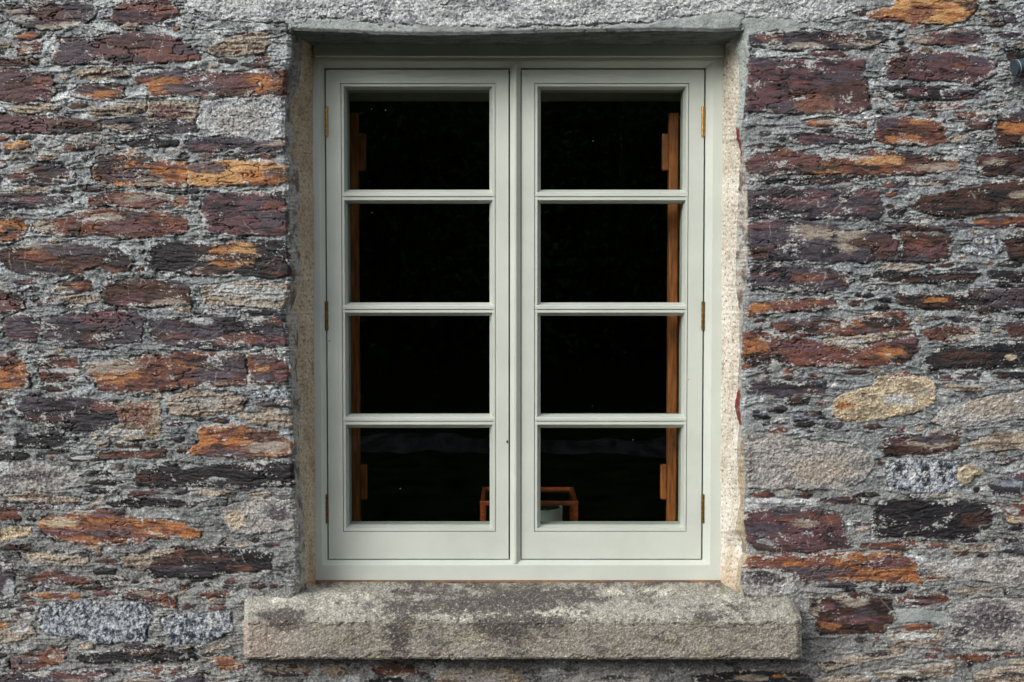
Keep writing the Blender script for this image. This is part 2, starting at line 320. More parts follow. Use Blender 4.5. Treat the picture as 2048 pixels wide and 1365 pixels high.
def wall_field(X, Y, fine=True):
    """stone face height (mm), colour, sheen, lintel mask on a grid of wall coordinates"""
    X = X.astype(np.float32); Y = Y.astype(np.float32)
    # --- mortar
    wob = fbm(X, Y, 90, 50, 1, 2)
    lump = fbm(X, Y, 36, 24, 2, 4, .6)
    grit = fbm(X, Y, 7.0, 5.6, 3, 3, .75)
    bil = 1-2.4*np.abs(fbm(X, Y, 15, 11, 4, 3, .6))           # crumbly lumps with creases between
    H = 2.2*wob + 7.0*lump + 1.5*grit + .6*np.clip(bil, -1, 1)
    bed = fbm(X, Y+8*wob, 130, 16, 6, 3)                       # broken ledges
    H = H + 3.6*ss(.08, .13, bed) - 3.0*ss(.30, .36, bed)
    base = lin('7d8284'); warm = lin('7b7b79'); dk = lin('3a3e40'); lt = lin('bcc2c3')
    smooth = ss(-.1, .35, fbm(X, Y, 120, 60, 10, 3))
    H = H - .7*smooth*(1.5*grit+.6*np.clip(bil, -1, 1))
    wy = ss(700, 1250, Y+120*wob)*.8
    C = mix(np.broadcast_to(base, X.shape+(3,)), warm, wy)
    topl = 1-ss(150, 1000, Y+.25*X)
    C = mix(C, lt, ss(.05, .7, fbm(X, Y, 60, 34, 8, 5, .7)+.30*topl)*.85)
    C = mix(C, dk, ss(.05, .62, -lump-.45*grit-.25*bil+.45*fbm(X, Y, 160, 90, 9, 2)-.1*topl)*.85)  # dark sand grains, plus the shade of pits and hollows put into the colour
    g = white(X, Y, 2.1, 1)
    C = C*(1+.85*np.clip(g-.5, -.6, .6)[..., None]) * (1+.6*np.clip(grit, -1, 1)*(1-.6*smooth))[..., None]
    C = C*(1+.34*fbm(X, Y, 210, 130, 31, 3, .6))[..., None]
    brown = ss(.3, .7, fbm(X, Y, 26, 12, 12, 3))*.35
    C = mix(C, lin('6e655c'), brown)
    sheen = np.zeros(X.shape, np.float32)
    lint = np.zeros(X.shape, bool)
    xs = X[0]; ys = Y[:, 0]
    wxn = 6.5*fbm(X, Y, 26, 16, 14, 4, .65); wyn = 5.0*fbm(X, Y, 30, 16, 18, 4, .65)
    smear = fbm(X, Y, 40, 14, 22, 4, .7); fine = fbm(X, Y, 7, 4.5, 25, 3, .8)
    for n, (k, lift, poly, acc) in enumerate(STONES):
        px = [p[0] for p in poly]; py = [p[1] for p in poly]
        i0, i1 = np.searchsorted(ys, [min(py)-14, max(py)+14])
        j0, j1 = np.searchsorted(xs, [min(px)-22, max(px)+22])
        if i1 <= i0+1 or j1 <= j0+1: continue
        sl = (slice(i0, i1), slice(j0, j1))
        x = X[sl]; y = Y[sl]
        hgt = max(py)-min(py)
        er = min(1.0, hgt/26)
        sd = polysdf(x+wxn[sl], y+wyn[sl]*er, poly)
        if k == 'W' and n == 0: lint[sl] |= sd > 0
        if k == 'C' and n == 1: lint[sl] |= (sd > 0)
        sd = sd + (smear[sl]*4.2 + 1.5*fine[sl])*er + 2.8
        c0, c1, c2, c3, am, lime = PAL[k]
        if k in 'MPRKD': c0, c1 = c0*.84, c1*.8
        rs = np.random.RandomState(n*7+3)
        tilt = rs.uniform(-.08, .08); sx = x+tilt*y; sy = y+tilt*x+4.5*fbm(x, y, 70, 34, n+2, 2)
        gran = k in 'GTAWBC'
        if k == 'C':
            s1 = fbm(sx, sy, 60, 30, n, 3); s2 = fbm(sx, sy, 9, 7, n+5, 3, .6); layers = .6*s2+1.2*s1
            s3 = s2*.4
        elif gran:
            s1 = fbm(sx, sy, 40, 24, n, 3, .6); s2 = fbm(sx, sy, 9, 7, n+5, 4, .7)
            s3 = fbm(sx, sy, 4, 3.2, n+9, 2, .8)
            layers = 2.4*s1+2.8*s2+1.3*s3
            if k == 'T': layers = layers+2.5*ss(0, .3, fbm(sx, sy, 70, 8, n+2, 2))
        else:
            s1 = fbm(sx, sy, 56, 11, n, 4, .6); s2 = fbm(sx, sy, 22, 4.6, n+5, 3, .75)+.25*fbm(sx, sy, 9, 7, n+6, 3, .7)
            s3 = fbm(sx, sy, 7, 2.6, n+9, 2, .8)
            q = (s1+.25*s2)*3.2+rs.rand(); fq = q-np.floor(q)
            rel = .3 if (k == 'M' and lift >= 7) else .62
            layers = rel*(1.1*(np.floor(q)+ss(.82, 1.0, fq))+.6*s2+.55*s3+.8*fbm(x, y, 26, 18, n+61, 3))
            ck = np.abs(fbm(sx, sy, 150, 40, n+31, 2, .4)); layers = layers-3.0*(1-ss(0, .018, ck))*ss(2, 8, sd)*ss(0, .2, s1+.1)
        blot = fbm(x, y, 44, 22, n+13, 4, .62)
        col = mix(np.broadcast_to(c0, x.shape+(3,)), c1, ss(-.1, .3, blot+.45*s1))
        if k in 'MPRODK': col = mix(col, lin('17161c'), ss(.12, .5, fbm(x, y, 60, 20, n+81, 4, .65))*.6)
        col = mix(col, c3, ss(.5-am, .95-am, fbm(x, y, 50, 18, n+17, 4, .6))*.8)
        for (ka, ax, ay, rx, ry) in acc:
            a0, a1, a2, a3, _, _ = PAL[ka]
            r = np.sqrt(((x-ax)/rx)**2+((y-ay)/ry)**2)
            t = ss(1.16, .84, r+.85*fbm(sx, sy, 30, 8, n+37, 5, .72)) if rx > 2 else None
            if t is None: continue
            ac = mix(np.broadcast_to(a0, x.shape+(3,)), a1, ss(-.1, .5, blot*-1+.5*s2)*.7)
            ac = mix(ac, a2, ss(.2, .7, s3)*.4)
            col = mix(col, ac, t*.92)
        if gran and k != 'C':
            col = mix(col, c2, ss(.0, .5, s2)*.55); col = mix(col, c1, ss(.1, .6, -s2+.2*s3)*.6)
            g = white(x, y, 2.0, n); col = col*(1+.7*(g-.5))[..., None]
            if k == 'B':
                vn = fbm(x+.35*y, y-.3*x, 9, 15, n+3, 5, .85)
                col = mix(col, lin('ccd0d0'), ss(.0, .3, vn)*.8); col = mix(col, lin('222a36'), ss(.0, .25, -vn)*.9)
        elif k == 'C':
            col = col*(1+.25*s2)[..., None]
        else:
            col = mix(col, c2, ss(.25, .75, s2)*.42)
            col = mix(col, c1, ss(.15, .6, s3+.3*s2)*.6)
            col = col*(1+.28*np.clip(s3, -1, 1)+.22*(white(x, y, 1.9, n)-.5))[..., None]
        if not gran:      # open fissures along the bedding
            fs_ = fbm(sx, sy, 90, 7.5, n+91, 3, .6); fis = ss(.40, .50, fs_)*ss(2, 7, sd)
            layers = layers - 2.0*fis; col = mix(col, lin('141214'), fis*.45)
        # lime and cement left on the face
        if lime > 0:
            lm = .62*fbm(x, y, 18, 9, n+23, 4, .85)+.42*fbm(x, y, 6, 4, n+29, 3, .85)
            edge = ss(12, 0, sd)
            cov = fbm(x, y, 70, 34, n+71, 3, .6)
            tl = ss(.50-lime*.62, .66-lime*.62, lm+.26*edge+.62*cov-.06)
            tl = tl*(.9 if not gran else .4)
            col = mix(col, lin('a8aaa8')*(1+.5*s3+.35*lm)[..., None], tl)
            va = rs.uniform(.2, 1.3)*rs.choice([-1, 1]); vu = x*np.cos(va)+y*np.sin(va); vv = y*np.cos(va)-x*np.sin(va)
            thin = ss(.03, .006, np.abs(perlin(vu/150, (vv+2.2*fbm(x, y, 12, 12, n+3, 2))/34, n+41)))*ss(.15, .35, fbm(x, y, 80, 60, n+43, 2))
            if not gran: col = mix(col, lin('c0bcb4'), thin*.32)
            layers = layers+1.0*tl
        m = ss(-.9, 1.1, sd)
        hs = lift*.42 - .3 + 1.5*np.sqrt(np.clip(sd, 0, 4)/4) + layers*(1.25 if gran else 1.0)
        # shadowed gap where mortar shrank away
        gap = ss(2.6, .6, np.abs(sd+1.0))*ss(-.05, .3, fbm(x, y, 60, 20, n+51, 2))
        Hs = H[sl]; H[sl] = Hs*(1-m)+hs*m - 5.5*gap*er
        C[sl] = mix(C[sl], col, m)
        sheen[sl] = sheen[sl]*(1-m)+(0 if gran else .55)*m
    # hairline cracks through the mortar
    cr = np.abs(fbm(X, Y, 70, 26, 61, 3, .5)); gate = ss(-.05, .2, fbm(X, Y, 130, 90, 67, 2))
    H = H - 5.5*(1-ss(0, .035, cr))*gate
    return H, np.clip(C, .004, .95), sheen, lint

# ------------------------------------------------------------------ mesh helpers
def tag(o, label=None, cat=None, group=None, kind=None):
    for k, v in (('label', label), ('category', cat), ('group', group), ('kind', kind)):
        if v: o[k] = v
    return o
def empty(name, loc=(0, 0, 0)):
    o = bpy.data.objects.new(name, None); COL.objects.link(o); o.location = loc; o.empty_display_size = .1
    return o
def link(name, me, mat, parent=None):
    o = bpy.data.objects.new(name, me); COL.objects.link(o)
    if mat: me.materials.append(mat)
    if parent:
        o.parent = parent
        # parts are authored in world space
        off = Vector((0, 0, 0)); p = parent
        while p: off += p.location; p = p.parent
        o.location = -off
    return o
def gridmesh(name, V, C, G, mat, parent, keep=None, smooth=True):
    """V (n,m,3) world vertices; C colours; G sheen; keep (n-1,m-1) faces"""
    n, m = V.shape[:2]
    idx = np.arange(n*m).reshape(n, m)
    q = np.stack([idx[:-1, :-1], idx[1:, :-1], idx[1:, 1:], idx[:-1, 1:]], -1)
    q = q[keep] if keep is not None else q.reshape(-1, 4)
    used = np.unique(q); rem = np.full(n*m, -1, np.int64); rem[used] = np.arange(len(used)); q = rem[q]
    Vv = V.reshape(-1, 3)[used].astype(np.float32)
    me = bpy.data.meshes.new(name)
    me.vertices.add(len(Vv)); me.vertices.foreach_set('co', Vv.ravel())
    nf = len(q); me.loops.add(nf*4); me.loops.foreach_set('vertex_index', q.astype(np.int32).ravel())
    me.polygons.add(nf); me.polygons.foreach_set('loop_start', np.arange(0, nf*4, 4, dtype=np.int32))
    me.polygons.foreach_set('loop_total', np.full(nf, 4, np.int32))
    me.update(calc_edges=True)
    me.polygons.foreach_set('use_smooth', np.full(nf, smooth, bool))
    a = me.attributes.new('tint', 'FLOAT_COLOR', 'POINT')
    cc = np.ones((len(Vv), 4), np.float32); cc[:, :3] = C.reshape(-1, 3)[used]; a.data.foreach_set('color', cc.ravel())
    b = me.attributes.new('sheen', 'FLOAT', 'POINT'); b.data.foreach_set('value', G.reshape(-1)[used].astype(np.float32))
    return link(name, me, mat, parent)
class MB:
    def __init__(s): s.v = []; s.f = []
    def add(s, vs, fs):
        o = len(s.v); s.v += [tuple(v) for v in vs]; s.f += [tuple(i+o for i in f) for f in fs]
    def box(s, x0, x1, y0, y1, z0, z1, b=0):
        if b <= 0:
            vs = [(x, y, z) for x in (x0, x1) for y in (y0, y1) for z in (z0, z1)]
            s.add(vs, [(0, 1, 3, 2), (4, 6, 7, 5), (0, 4, 5, 1), (2, 3, 7, 6), (0, 2, 6, 4), (1, 5, 7, 3)])
        else:   # chamfered box
            import bmesh
            bm = bmesh.new(); bmesh.ops.create_cube(bm, size=1)
            for v in bm.verts:
                v.co = ((x0+x1)/2+v.co.x*(x1-x0), (y0+y1)/2+v.co.y*(y1-y0), (z0+z1)/2+v.co.z*(z1-z0))
            bmesh.ops.bevel(bm, geom=bm.edges[:], offset=b, segments=2, affect='EDGES', profile=.5)
            bm.verts.index_update()
            s.add([v.co[:] for v in bm.verts], [[v.index for v in f.verts] for f in bm.faces]); bm.free()
    def cyl(s, p0, p1, r0, r1=None, n=20, cap=True):
        r1 = r0 if r1 is None else r1
        p0 = Vector(p0); p1 = Vector(p1); d = (p1-p0).normalized(); a = d.orthogonal().normalized(); b = d.cross(a)
        vs = []
        for p, r in ((p0, r0), (p1, r1)):
            for i in range(n):
                t = 2*math.pi*i/n; vs.append(p+a*math.cos(t)*r+b*math.sin(t)*r)
        fs = [(i, (i+1) % n, n+(i+1) % n, n+i) for i in range(n)]
        if cap: fs += [tuple(range(n))[::-1], tuple(range(n, 2*n))]
        s.add(vs, fs)
    def rings(s, rects, close_front=False):
        """rects: (x0,x1,z0,z1,y) nested outlines joined by mitred faces"""
        vs = []
        for (x0, x1, z0, z1, y) in rects: vs += [(x0, y, z0), (x1, y, z0), (x1, y, z1), (x0, y, z1)]
        fs = []
        for k in range(len(rects)-1):
            for i in range(4):
                a = k*4+i; b = k*4+(i+1) % 4; fs.append((a, b, b+4, a+4))
        s.add(vs, fs)
    def lathe(s, c, prof, n=40):
        vs = []; 
        for (r, z) in prof:
            for i in range(n):
                t = 2*math.pi*i/n; vs.append((c[0]+r*math.cos(t), c[1]+r*math.sin(t), c[2]+z))
        fs = [(k*n+i, k*n+(i+1) % n, (k+1)*n+(i+1) % n, (k+1)*n+i) for k in range(len(prof)-1) for i in range(n)]
        s.add(vs, fs)
    def build(s, name, mat, parent=None, smooth=False):
        me = bpy.data.meshes.new(name); me.from_pydata(s.v, [], s.f); me.update()
        if smooth: me.polygons.foreach_set('use_smooth', [True]*len(me.polygons)); me.set_sharp_from_angle(angle=R(35))
        return link(name, me, mat, parent)

# ------------------------------------------------------------------ materials
def newmat(name):
    m = bpy.data.materials.new(name); m.use_nodes = True
    return m, m.node_tree, m.node_tree.nodes['Principled BSDF']
def nd(t, kind, **kw):
    n = t.nodes.new(kind)
    for k, v in kw.items(): setattr(n, k, v)
    return n
def mat_masonry():
    m, t, b = newmat('masonry'); L = t.links.new
    at = nd(t, 'ShaderNodeAttribute', attribute_name='tint'); sh = nd(t, 'ShaderNodeAttribute', attribute_name='sheen')
    co = nd(t, 'ShaderNodeTexCoord')
    n1 = nd(t, 'ShaderNodeTexNoise'); n1.inputs['Scale'].default_value = 420; n1.inputs['Detail'].default_value = 3; n1.inputs['Roughness'].default_value = .7
    L(co.outputs['Object'], n1.inputs['Vector'])
    mr = nd(t, 'ShaderNodeMapRange'); mr.inputs[1].default_value = .3; mr.inputs[2].default_value = .7; mr.inputs[3].default_value = .62; mr.inputs[4].default_value = 1.38
    L(n1.outputs['Fac'], mr.inputs[0])
    mx = nd(t, 'ShaderNodeVectorMath', operation='SCALE'); L(at.outputs['Color'], mx.inputs[0]); L(mr.outputs[0], mx.inputs['Scale'])
    L(mx.outputs[0], b.inputs['Base Color'])
    rr = nd(t, 'ShaderNodeMath', operation='MULTIPLY_ADD'); rr.inputs[1].default_value = -.55; rr.inputs[2].default_value = .92
    L(sh.outputs['Fac'], rr.inputs[0]); L(rr.outputs[0], b.inputs['Roughness'])
    b.inputs['Specular IOR Level'].default_value = .35
    bp = nd(t, 'ShaderNodeBump'); bp.inputs['Strength'].default_value = .7; bp.inputs['Distance'].default_value = .0012
    L(n1.outputs['Fac'], bp.inputs['Height']); L(bp.outputs[0], b.inputs['Normal'])
    return m
def mat_simple(name, hexc, rough=.6, metal=0, vary=.08, scale=60, bump=0, bscale=300, stretch=(1, 1, 1), hex2=None, fac=(.4, .6), spec=.5):
    m, t, b = newmat(name); L = t.links.new; b.inputs['Specular IOR Level'].default_value = spec
    co = nd(t, 'ShaderNodeTexCoord'); mp = nd(t, 'ShaderNodeMapping'); mp.inputs['Scale'].default_value = stretch
    L(co.outputs['Object'], mp.inputs[0])
    n = nd(t, 'ShaderNodeTexNoise'); n.inputs['Scale'].default_value = scale; n.inputs['Detail'].default_value = 6; n.inputs['Roughness'].default_value = .62
    L(mp.outputs[0], n.inputs['Vector'])
    c = lin(hexc); c2 = lin(hex2) if hex2 else c*(1-vary*2)
    mrr = nd(t, 'ShaderNodeMapRange'); mrr.inputs[1].default_value = fac[0]; mrr.inputs[2].default_value = fac[1]; L(n.outputs['Fac'], mrr.inputs[0])
    mx = nd(t, 'ShaderNodeMix', data_type='RGBA'); mx.inputs[6].default_value = (*c*(1+vary*.4), 1); mx.inputs[7].default_value = (*c2, 1)
    L(mrr.outputs[0], mx.inputs[0]); L(mx.outputs[2], b.inputs['Base Color'])
    b.inputs['Roughness'].default_value = rough; b.inputs['Metallic'].default_value = metal
    if bump:
        n2 = nd(t, 'ShaderNodeTexNoise'); n2.inputs['Scale'].default_value = bscale; n2.inputs['Detail'].default_value = 4; L(mp.outputs[0], n2.inputs['Vector'])
        bp = nd(t, 'ShaderNodeBump'); bp.inputs['Strength'].default_value = 1; bp.inputs['Distance'].default_value = bump
        L(n2.outputs['Fac'], bp.inputs['Height']); L(bp.outputs[0], b.inputs['Normal'])
    return m
def mat_paint():
    m = mat_simple('sage_paint', 'c1c8c0', rough=.42, vary=.03, scale=9, bump=.00006, bscale=160, stretch=(1, 1, 1))
    t = m.node_tree; L = t.links.new; b = t.nodes['Principled BSDF']
    old = b.inputs['Base Color'].links[0].from_socket
    co = nd(t, 'ShaderNodeTexCoord')
    # fly spots and grit on the paint
    v = nd(t, 'ShaderNodeTexVoronoi'); v.inputs['Scale'].default_value = 16; L(co.outputs['Object'], v.inputs['Vector'])
    mr = nd(t, 'ShaderNodeMapRange'); mr.inputs[1].default_value = .022; mr.inputs[2].default_value = .034; mr.inputs[3].default_value = .75; mr.inputs[4].default_value = 0
    L(v.outputs['Distance'], mr.inputs[0])
    sep = nd(t, 'ShaderNodeSeparateColor'); L(v.outputs['Color'], sep.inputs[0])
    th = nd(t, 'ShaderNodeMath', operation='GREATER_THAN'); th.inputs[1].default_value = .72; L(sep.outputs[0], th.inputs[0])
    mu = nd(t, 'ShaderNodeMath', operation='MULTIPLY'); L(mr.outputs[0], mu.inputs[0]); L(th.outputs[0], mu.inputs[1])
    n = nd(t, 'ShaderNodeTexNoise'); n.inputs['Scale'].default_value = 700; n.inputs['Detail'].default_value = 2; L(co.outputs['Object'], n.inputs['Vector'])
    m2 = nd(t, 'ShaderNodeMapRange'); m2.inputs[1].default_value = .66; m2.inputs[2].default_value = .74; m2.inputs[4].default_value = .35; L(n.outputs['Fac'], m2.inputs[0])
    mxx = nd(t, 'ShaderNodeMath', operation='MAXIMUM'); L(mu.outputs[0], mxx.inputs[0]); L(m2.outputs[0], mxx.inputs[1])
    mx = nd(t, 'ShaderNodeMix', data_type='RGBA'); L(mxx.outputs[0], mx.inputs[0]); L(old, mx.inputs[6]); mx.inputs[7].default_value = (.05, .045, .035, 1)
    L(mx.outputs[2], b.inputs['Base Color'])
    return m
def mat_glass():
    m = bpy.data.materials.new('pane_glass'); m.use_nodes = True; t = m.node_tree; L = t.links.new
    for n in list(t.nodes): t.nodes.remove(n)
    out = nd(t, 'ShaderNodeOutputMaterial'); tr = nd(t, 'ShaderNodeBsdfTransparent'); gl = nd(t, 'ShaderNodeBsdfGlossy')
    tr.inputs[0].default_value = (.92, .95, .93, 1); gl.inputs['Roughness'].default_value = .0
    lw = nd(t, 'ShaderNodeLayerWeight'); pw = nd(t, 'ShaderNodeMath', operation='POWER'); pw.inputs[1].default_value = 5
    L(lw.outputs['Facing'], pw.inputs[0])
    ma = nd(t, 'ShaderNodeMath', operation='MULTIPLY_ADD'); ma.inputs[1].default_value = .95; ma.inputs[2].default_value = .042; L(pw.outputs[0], ma.inputs[0])
    mx = nd(t, 'ShaderNodeMixShader'); L(ma.outputs[0], mx.inputs[0]); L(tr.outputs[0], mx.inputs[1]); L(gl.outputs[0], mx.inputs[2])
    # specks of dust
    co = nd(t, 'ShaderNodeTexCoord'); v = nd(t, 'ShaderNodeTexVoronoi'); v.inputs['Scale'].default_value = 34; L(co.outputs['Object'], v.inputs['Vector'])
    mr = nd(t, 'ShaderNodeMapRange'); mr.inputs[1].default_value = .03; mr.inputs[2].default_value = .05; mr.inputs[3].default_value = .5; mr.inputs[4].default_value = 0
    L(v.outputs['Distance'], mr.inputs[0])
    sep = nd(t, 'ShaderNodeSeparateColor'); L(v.outputs['Color'], sep.inputs[0])
    th = nd(t, 'ShaderNodeMath', operation='GREATER_THAN'); th.inputs[1].default_value = .8; L(sep.outputs[0], th.inputs[0])
    mu = nd(t, 'ShaderNodeMath', operation='MULTIPLY'); L(mr.outputs[0], mu.inputs[0]); L(th.outputs[0], mu.inputs[1])
    df = nd(t, 'ShaderNodeBsdfDiffuse'); df.inputs[0].default_value = (.5, .5, .48, 1)
    m2 = nd(t, 'ShaderNodeMixShader'); L(mu.outputs[0], m2.inputs[0]); L(mx.outputs[0], m2.inputs[1]); L(df.outputs[0], m2.inputs[2])
    L(m2.outputs[0], out.inputs[0])
    return m
M_WALL = mat_masonry(); M_PAINT = mat_paint(); M_GLASS = mat_glass()
M_BRASS = mat_simple('brass', 'c0a068', rough=.25, metal=1, vary=.2, scale=180)
M_BRASSD = mat_simple('dull_brass', '80683e', rough=.5, metal=1, vary=.25, scale=160)
M_RUST = mat_simple('rust_seal', '7e5a40', rough=.9, vary=.3, scale=14, bump=.001, bscale=200, hex2='5c4842')
M_OAK = mat_simple('oak', 'a05c2a', rough=.55, vary=.25, scale=30, stretch=(6, 6, .5), hex2='73401c', bump=.0004, bscale=120)
M_MAHOG = mat_simple('mahogany', '9c4a26', rough=.35, vary=.25, scale=40, stretch=(1, 4, 4))
M_PORC = mat_simple('pale_ceramic', 'eceef0', rough=.35, vary=.05)
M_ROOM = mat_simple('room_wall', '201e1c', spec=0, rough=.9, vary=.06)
M_CORE = mat_simple('wall_core', '8c8880', rough=.95, vary=.1)
M_PIPE = mat_simple('pipe_plastic', '33424e', rough=.38, vary=.05)
M_RING = mat_simple('pipe_ring', 'aab4ba', rough=.3, vary=.05)
M_DARKGAP = mat_simple('gap_black', '14120f', rough=.9, vary=.05)

# ------------------------------------------------------------------ the stone wall
def curve(pts):
    a = np.array(pts, float); return lambda y: np.interp(y, a[:, 0], a[:, 1])
XL = curve([(-40, 582), (60, 582), (120, 580), (142, 573), (200, 570), (280, 568), (300, 575), (350, 578), (390, 575), (470, 578), (560, 582), (620, 571), (640, 570), (700, 578), (800, 583), (900, 588), (1000, 590), (1080, 596), (1165, 600), (1200, 582), (1500, 582)])
XLb = curve([(60, 603), (100, 604), (140, 602), (175, 598), (205, 582), (240, 584), (285, 590), (305, 584), (350, 598), (400, 600), (450, 597), (500, 600), (560, 602), (600, 590), (620, 584), (645, 597), (700, 596), (740, 592), (800, 603), (860, 597), (930, 600), (1000, 607), (1060, 608), (1160, 613), (1200, 615)])
XR = curve([(-40, 1490), (60, 1490), (100, 1490), (140, 1494), (200, 1491), (240, 1485), (270, 1482), (300, 1486), (350, 1495), (450, 1498), (500, 1496), (590, 1492), (660, 1485), (730, 1483), (780, 1485), (830, 1483), (880, 1487), (960, 1493), (1020, 1488), (1060, 1490), (1110, 1498), (1130, 1487), (1165, 1482), (1200, 1490), (1500, 1490)])
XRb = curve([(60, 1466), (100, 1470), (130, 1478), (200, 1478), (255, 1471), (280, 1474), (300, 1481), (340, 1479), (400, 1476), (500, 1472), (570, 1471), (620, 1478), (700, 1480), (780, 1475), (815, 1469), (850, 1479), (900, 1474), (960, 1476), (1000, 1481), (1060, 1470), (1095, 1492), (1120, 1478), (1160, 1472), (1200, 1470)])
YT = curve([(560, 62), (582, 61), (620, 63), (700, 66), (760, 70), (850, 71), (950, 70), (1050, 67), (1200, 64), (1350, 62), (1450, 64), (1490, 61)])
wall = tag(empty('stone_wall', (0, .02, 0)), 'rough wall of purple, rust and black slate rubble in grey mortar around the window', 'wall')
STEP = 1.5
ya = np.concatenate([np.arange(-40, 62, STEP), np.arange(62, 1200, STEP), np.arange(1200, 1402, STEP)])
def round_edge(H, dist):      # arris worn away towards the opening
    return H - 5.0*ss(7, 0, dist)
def side(sign):
    """left (-1) or right (+1) panel: face columns, stone return columns, plaster columns"""
    XE, XB = (XL, XLb) if sign < 0 else (XR, XRb)
    e0 = 582 if sign < 0 else 1490
    u = np.arange(-40, 582+.1, STEP) if sign < 0 else np.arange(2092, 1490-.1, -STEP)
    u[-1] = e0
    U, Y = np.meshgrid(u, ya)
    k = np.clip((U-(e0+sign*62))/(-sign*62), 0, 1)
    jit = 1.8*fbm(0*ya, ya, 10, 12, 71, 3)+2.5*fbm(0*ya, ya, 10, 45, 73, 2)
    gate = ss(62, 90, ya)*ss(1200, 1170, ya)
    xe = XE(ya)+jit*gate
    X = U+(xe[:, None]-e0)*k**1.5
    # field works on monotonic axes
    if sign > 0: Xf, Yf = X[:, ::-1], Y
    else: Xf, Yf = X, Y
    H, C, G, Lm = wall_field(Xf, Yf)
    if sign > 0: H, C, G, Lm = H[:, ::-1], C[:, ::-1], G[:, ::-1], Lm[:, ::-1]
    op = ss(55, 66, Y)*ss(1200, 1180, Y)
    H = H - 5.0*ss(8, 0, np.abs(X-xe[:, None]))*op
    V = P(X, Y, -H/1000)
    keepL = Lm[:-1, :-1]
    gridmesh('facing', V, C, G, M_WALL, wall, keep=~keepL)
    lint_piece = (V, C, G, keepL)
    # --- returns into the opening
    rows = (ya >= 50) & (ya <= 1198); yr = ya[rows]
    Hedge = H[rows, -1]; Cedge = C[rows, -1]; Gedge = G[rows, -1]
    nA, nB = 26, 60
    xb = XB(yr)+1.8*fbm(0*yr, yr, 10, 9, 81, 3)
    dA = .050+.014*fbm(0*yr, yr, 10, 60, 83, 3)
    tA = np.linspace(0, 1, nA)[None, :]
    d = (-Hedge/1000)[:, None]*(1-tA)+dA[:, None]*tA
    T2, Y2 = np.meshgrid(np.linspace(0, 50, nA), yr)
    XA = xe[rows][:, None]*(1-tA)+xb[:, None]*tA
    rough = 3.0*fbm(T2, Y2, 24, 26, 85, 4, .65)+1.2*fbm(T2, Y2, 7, 6, 86, 3, .7)
    bul = np.sin(np.pi*tA)
    XA = XA + sign*(-rough)*bul*1.0
    CA = mix(np.broadcast_to(lin('b0aca4'), XA.shape+(3,)), lin('6e6660'), ss(-.1, .35, fbm(T2, Y2, 40, 34, 87, 4, .6)))
    CA = mix(CA, lin('b4babb'), ss(.1, .5, fbm(T2, Y2, 30, 60, 88, 3))*.7)
    CA = mix(CA, lin('8a6a58'), ss(.2, .55, fbm(T2, Y2, 60, 18, 89, 3))*.6)
    if sign > 0:     # smooth cement fillet at the top, red paint-like iron patches lower down
        CA = mix(CA, lin('a9b4b2')*np.ones(3), ss(300, 260, Y2)*.85)
        for (yy, hh) in ((278, 20), (298, 14), (800, 20), (835, 15)):
            CA = mix(CA, lin('743632'), ss(1.2, .8, np.abs(Y2-yy)/hh+.4*fbm(T2, Y2, 12, 12, 90, 2))*(ss(8, 24, T2)))
        CA = mix(CA, lin('b8a888'), ss(860, 940, Y2+60*fbm(T2, Y2, 20, 20, 91, 2))*.6)
    else:
        CA = mix(CA, lin('5c6266'), ss(230, 160, Y2)*.5)  # top of the left return darkened: corner shadow put into the colour
    CA = mix(CA, lin('3a3432'), ss(.28, .5, fbm(T2, Y2, 18, 9, 99, 4, .7))*.8)
    CA = CA*(1+.5*fbm(T2, Y2, 5, 4, 92, 2))[..., None]
    wgt = ss(0, .22, tA)
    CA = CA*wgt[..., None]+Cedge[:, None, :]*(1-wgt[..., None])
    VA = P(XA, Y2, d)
    # plaster: darker browns on the left put its shade into the colour
    tB = np.linspace(0, 1, nB)[None, :]
    xin = 632.5 if sign < 0 else 1438.5
    T3, Y3 = np.meshgrid(np.linspace(0, 55, nB), yr)
    dB = dA[:, None]*(1-tB)+.137*tB
    xi = xin + (Y3-640)*(.005 if sign < 0 else -.005)
    XB_ = xb[:, None]*(1-tB)+xi*tB
    rb = 1.6*fbm(T3, Y3, 60, 90, 93, 3)+1.0*fbm(T3, Y3, 8, 7.3, 94, 2, .6)
    pit = ss(.3, .6, fbm(T3, Y3, 6.1, 5.2, 95, 2))
    XB_ = XB_ - sign*(rb-1.2*pit)*ss(0, .1, tB)
    # the stone sides stand a little proud: small ledge where plaster starts
    XB_ = XB_ + sign*1.6*ss(0, .05, tB)
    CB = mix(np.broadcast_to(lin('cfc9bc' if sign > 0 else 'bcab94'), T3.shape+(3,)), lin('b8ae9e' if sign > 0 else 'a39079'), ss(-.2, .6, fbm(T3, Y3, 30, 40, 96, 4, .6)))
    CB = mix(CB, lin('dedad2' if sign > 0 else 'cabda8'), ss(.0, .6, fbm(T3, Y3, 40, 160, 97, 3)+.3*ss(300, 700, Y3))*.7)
    CB = mix(CB, lin('6a5644'), pit*.75)
    CB = CB*(1+.3*(white(T3, Y3, 3.4, 9)-.5))[..., None]
    crk = np.abs(fbm(T3, Y3, 60, 90, 111, 3, .5)); CB = mix(CB, lin('6a5a4a'), (1-ss(0, .022, crk))*ss(.0, .3, fbm(T3, Y3, 90, 120, 113, 2))*.7)
    # orange oxide at the very foot
    CB = mix(CB, lin('b08a5c'), ss(1090, 1170, Y3+30*fbm(T3, Y3, 20, 20, 98, 2))*.5)
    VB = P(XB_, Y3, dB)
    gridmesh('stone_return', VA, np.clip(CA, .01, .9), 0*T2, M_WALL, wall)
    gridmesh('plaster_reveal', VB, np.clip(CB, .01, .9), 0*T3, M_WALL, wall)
    return lint_piece
pl = side(-1); pr = side(1)
